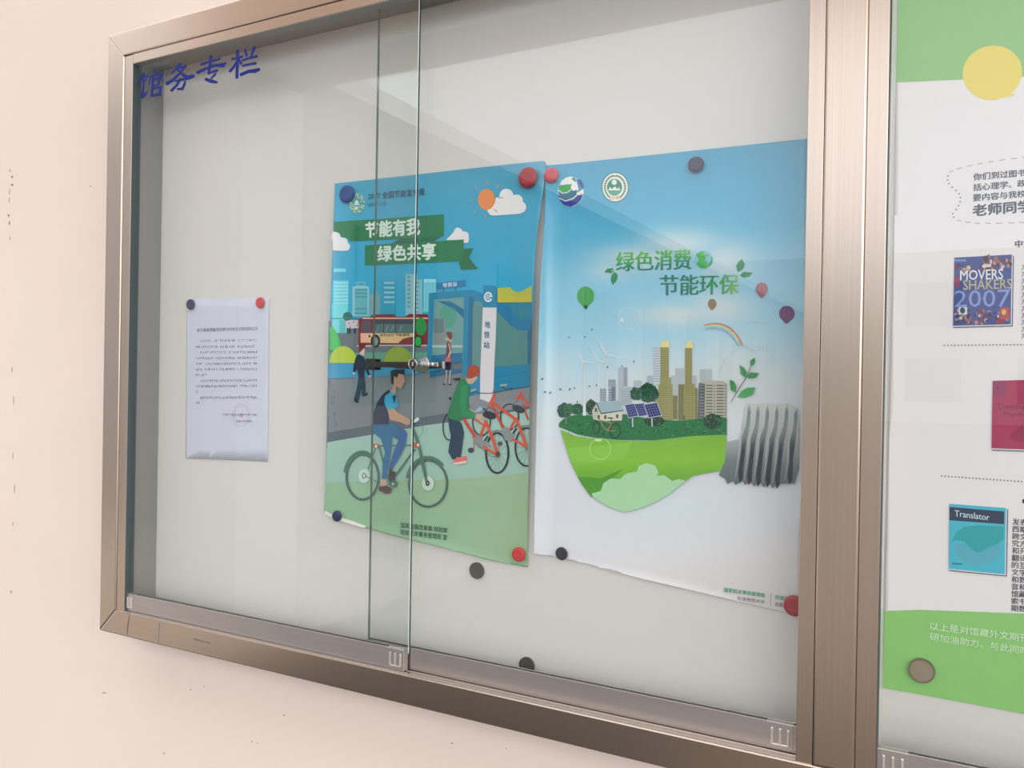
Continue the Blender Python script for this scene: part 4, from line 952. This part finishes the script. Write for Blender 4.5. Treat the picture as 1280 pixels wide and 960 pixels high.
for k in range(60):
    x = 1180.5+k*4.35; P3.ell(x, 431.8-0.01*(x-1180), 1.0, 1.0, (104, 98, 104), same=True, n=8)
    x = 1177+k*4.35; P3.ell(x, 595+0.07*(x-1177), 1.0, 1.0, (104, 98, 104), same=True, n=8)
P3.text('中文期刊', [(1269, 300.5), (1312, 298), (1312, 307), (1269, 309.5)], (70, 66, 72), bold=0.03)
P3.rect(1278, 624, 1283, 629, (50, 48, 50), same=True)
rows3 = ['发表翻译', '西斯方法', '跨文化研', '究方向开', '和开展研', '翻译研究', '的互动与', '文学理论', '和数字语', '音和影像', '馆藏图书', '索书号与', '期数卷次']
for k, t in enumerate(rows3):
    y = 648+k*9.0; x = 1265.5-k*0.13; P3.text(t, [(x, y), (x+38, y+2.5), (x+38, y+10.6), (x, y+8.0)], (64, 60, 66), bold=0.012, same=True)
for k in range(11): P3.text('力求展示', [(1277, 330+k*8.6), (1313, 328.5+k*8.6), (1313, 336+k*8.6), (1277, 337.5+k*8.6)], (80, 76, 82), bold=0.01, same=True, res=1)
P3.build('body_lettering', post3, M_PRINT, label='dashed outline, dotted rules and small body text')
# covers
def cover(q, c):
    P3.poly([(x+dx, y+dy) for (x, y), (dx, dy) in zip(q, ((1.5, 1.5), (2.6, 1.5), (2.6, 2.6), (0.6, 2.6)))], (88, 86, 98)); P3.poly([(x+dx, y+dy) for (x, y), (dx, dy) in zip(q, ((0, 0), (1.3, 0.2), (1.3, 1.3), (0, 1.3)))], (206, 206, 214)); P3.poly(q, c)
P3.o(1180, 300, 8)
def q8(x, y): return (1180+x/8, 300+y/8)
P3.o(0, 0, 1); cover([(1193, 322), (1264.8, 318.2), (1263.4, 405.4), (1191.3, 407.3)], (70, 78, 134)); P3.o(1180, 300, 8)
random.seed(21)
pal = [(60, 40, 60), (150, 96, 84), (200, 170, 150), (90, 60, 70), (44, 50, 80), (120, 50, 60), (172, 132, 110), (50, 60, 110), (140, 120, 120)]
n0 = 0
for k in range(46):
    x = random.uniform(108, 660) if k > 18 else random.uniform(380, 660); y = random.uniform(255, 330) if k > 18 else random.uniform(175, 290)
    if y > 280 and x > 640: continue
    P3.ell(x, y-(x-100)*0.035, random.uniform(10, 24), random.uniform(14, 30), random.choice(pal), same=n0 > 0, n=9); n0 += 1
for k in range(70):
    x = random.uniform(112, 640); y = random.uniform(700, 830)
    P3.ell(x, y, random.uniform(9, 22), random.uniform(12, 24), random.choice(pal), same=True, n=9)
P3.rect(105, 360, 160, 470, (132, 56, 84)); P3.rect(415, 795, 520, 838, (48, 60, 130), same=True); P3.rect(520, 800, 600, 838, (128, 40, 56), same=True); P3.rect(145, 672, 232, 745, (186, 196, 206), same=True); P3.rect(560, 672, 655, 790, (170, 72, 62), same=True); P3.rect(105, 192, 222, 216, (110, 130, 180), same=True)
P3.ell(186, 705, 26, 32, (70, 64, 70), n=14); P3.ell(418, 195, 26, 40, (82, 50, 46), same=True, n=14); P3.poly([(380, 275), (385, 245), (470, 240), (472, 270)], (206, 190, 186), same=True); P3.ell(598, 720, 24, 30, (200, 160, 110), same=True, n=14); P3.ell(520, 200, 22, 40, (160, 96, 60), same=True, n=14)
P3.text('2007', [(104, 505), (665, 492), (662, 668), (104, 672)], (128, 142, 196), bold=0.0)
P3.text('SHAKERS', [(192, 402), (678, 388), (678, 486), (192, 500)], (176, 164, 130), bold=0.008)
P3.text('MOVERS', [(162, 305), (590, 288), (590, 390), (162, 402)], (228, 230, 236), bold=0.012)
P3.line([(192, 296), (222, 286)], 4, (220, 222, 230), same=True); P3.line([(208, 275), (208, 305)], 4, (220, 222, 230), same=True)
P3.build('printed_blue_book_cover', post3, M_PRINT, label='printed blue book cover with white, tan and pale lettering')
P3.o(0, 0, 1); cover([(1240.8, 476), (1312, 474), (1311, 563), (1239.4, 560.5)], (160, 56, 84))
P3.rect(1241, 476, 1258, 496, (142, 58, 92)); P3.ell(1247, 485, 1.3, 1.4, (80, 30, 50), n=8)
P3.text('Developmental', [(1248, 504.5), (1312, 505), (1312, 514), (1248, 513.2)], (98, 32, 50), bold=0.0); P3.text('Psychology', [(1255, 514.5), (1304, 515.5), (1304, 524), (1255, 522)], (98, 32, 50), same=True)
P3.poly([(1262, 545), (1280, 528), (1311, 520), (1311, 556), (1270, 552)], (142, 46, 74)); P3.line([(1240, 556), (1311, 558)], 0.7, (140, 48, 72), same=True)
P3.build('printed_crimson_book_cover', post3, M_PRINT, label='printed crimson book cover cut by the picture edge')
cover([(1186.8, 629.7), (1257.5, 635), (1256, 718), (1186, 711)], (74, 170, 192))
P3.o(1180, 620, 6)
P3.poly([(42, 82), (452, 116), (450, 212), (41, 182)], (48, 62, 82))
P3.poly([(60, 340), (90, 270), (160, 228), (260, 218), (370, 225), (450, 230), (450, 320), (400, 360), (330, 390), (255, 428), (205, 400), (160, 350), (110, 330)], (52, 152, 158))
P3.poly([(70, 370), (110, 355), (170, 370), (240, 430), (330, 400), (420, 350), (430, 440), (350, 500), (240, 518), (140, 490), (90, 430)], (88, 160, 178)); P3.poly([(60, 500), (135, 505), (135, 516), (60, 512)], (50, 120, 130))
P3.text('Translator', [(80, 106), (340, 138), (340, 184), (80, 152)], (192, 214, 220), bold=0.004, res=3)
P3.build('printed_teal_book_cover', post3, M_PRINT, label='printed teal book cover with a dark title band')
P3.o(1100, 740, 6)
P3.text('以上是对馆藏外文期刊的介绍', [(374, 222), (1340, 348), (1340, 408), (374, 282)], (212, 232, 200), bold=0.005)
P3.text('研加油助力。与此同时图书馆', [(374, 304), (1340, 448), (1340, 506), (374, 362)], (212, 232, 200), bold=0.005, same=True)
P3.build('footer_lettering', post3, M_PRINT, label='pale lettering on the lower green field')
bpy.data.objects.remove(_fo)

# ================================================================== magnets in place
magnet(237.8, 380.5, 20, 6, M_NAVY, 'round_magnet', 'dark blue round magnet at the top left corner of the typed notice', None, 2.0)
magnet(324.8, 378.3, 19.5, 6, M_RED, 'round_magnet', 'red round magnet at the top right corner of the typed notice', None, 2.2)
magnet(433.0, 242.6, 30, 8, M_BLUE, 'round_magnet', 'large blue round magnet at the top left of the cyclist poster', None, 2.4)
magnet(659.4, 221.8, 30.5, 8, M_DRED, 'round_magnet', 'large dark red round magnet at the top right of the cyclist poster', None, 5.0)
magnet(688.8, 218.8, 22, 7, M_RED, 'round_magnet', 'small red round magnet at the top left of the light-bulb poster', None, 3.2)
magnet(869.6, 205.6, 21.5, 7, M_PURP, 'round_magnet', 'dark purple magnet on the top edge of the light-bulb poster', None, 2.4)
magnet(420.8, 645.2, 18.5, 6, M_NAVY, 'round_magnet', 'navy magnet at the bottom left corner of the cyclist poster', None, 4.5)
magnet(648.0, 693.3, 21.5, 7, M_RED, 'round_magnet', 'red round magnet at the bottom right corner of the cyclist poster', None, 6.0)
magnet(701.8, 692.2, 19, 4, M_INK, 'round_magnet', 'black magnet on the bottom edge of the light-bulb poster', None, 3.0)
magnet(992.5, 757.5, 26, 7, M_DRED, 'round_magnet', 'red magnet at the bottom right of the light-bulb poster, half behind the centre post', None, 2.4)
magnet(596, 713.3, 25, 4, M_FERRITE, 'round_magnet', 'flat dark grey disc magnet on the bare board just below the cyclist poster', None, 0.2, flat=True)
magnet(658.5, 832, 25, 4, M_FERRITE, 'round_magnet', 'flat dark grey disc magnet low on the board beside the bottom rail', None, 0.2, flat=True)
mg = magnet(1152, 838.3, 27.5, 3, M_OLD, 'round_magnet', 'tarnished brown disc magnet on the green foot of the journal poster', None, 2.2, flat=True)
c_ = at(1152, 838.3, -3.7); lathe_y('rim', c_.x*1000, (c_.z-1.5)*1000, [(12.4, -5.0), (12.4, -5.7), (14.2, -5.7), (14.4, -2.3)], M_OLDR, mg)

# ================================================================== wall flaws
random.seed(9)
def chip(px, py, w_, h_):
    s = Sheet(base=-11.75); s.lay = 0
    n = 9; s.poly([(px+w_*(0.6+0.6*random.random())*math.cos(2*math.pi*k/n), py+h_*(0.6+0.6*random.random())*math.sin(2*math.pi*k/n)) for k in range(n)], (150, 125, 105))
    s.build('paint_chip', wall, M_CHIP, cuts=False)
for a in [(12.5, 213, 0.7, 3), (15, 221, 1.6, 1.6), (15, 231, 1.8, 1.8), (12, 240, 0.5, 5), (11.5, 250, 0.5, 4), (10.5, 269.5, 1.4, 2.4), (11.8, 279, 1.2, 3), (12.3, 298, 0.6, 3), (15, 462, 0.6, 5), (17, 500, 0.5, 6), (16, 570, 0.5, 5), (18, 612, 0.6, 6), (14, 740, 1.0, 2.5), (16, 655, 0.5, 3),
          (113, 233, 1.1, 1.0), (238.5, 862, 1.0, 1.0), (255, 858, 0.8, 0.8), (355, 894, 1.3, 1.0), (315, 927, 1.2, 0.8), (205, 942, 0.9, 1.2), (130, 866, 3, 0.7), (565, 929, 1.6, 1.0), (633, 936, 0.9, 0.9), (322, 929, 1, .7)]:
    chip(*a)
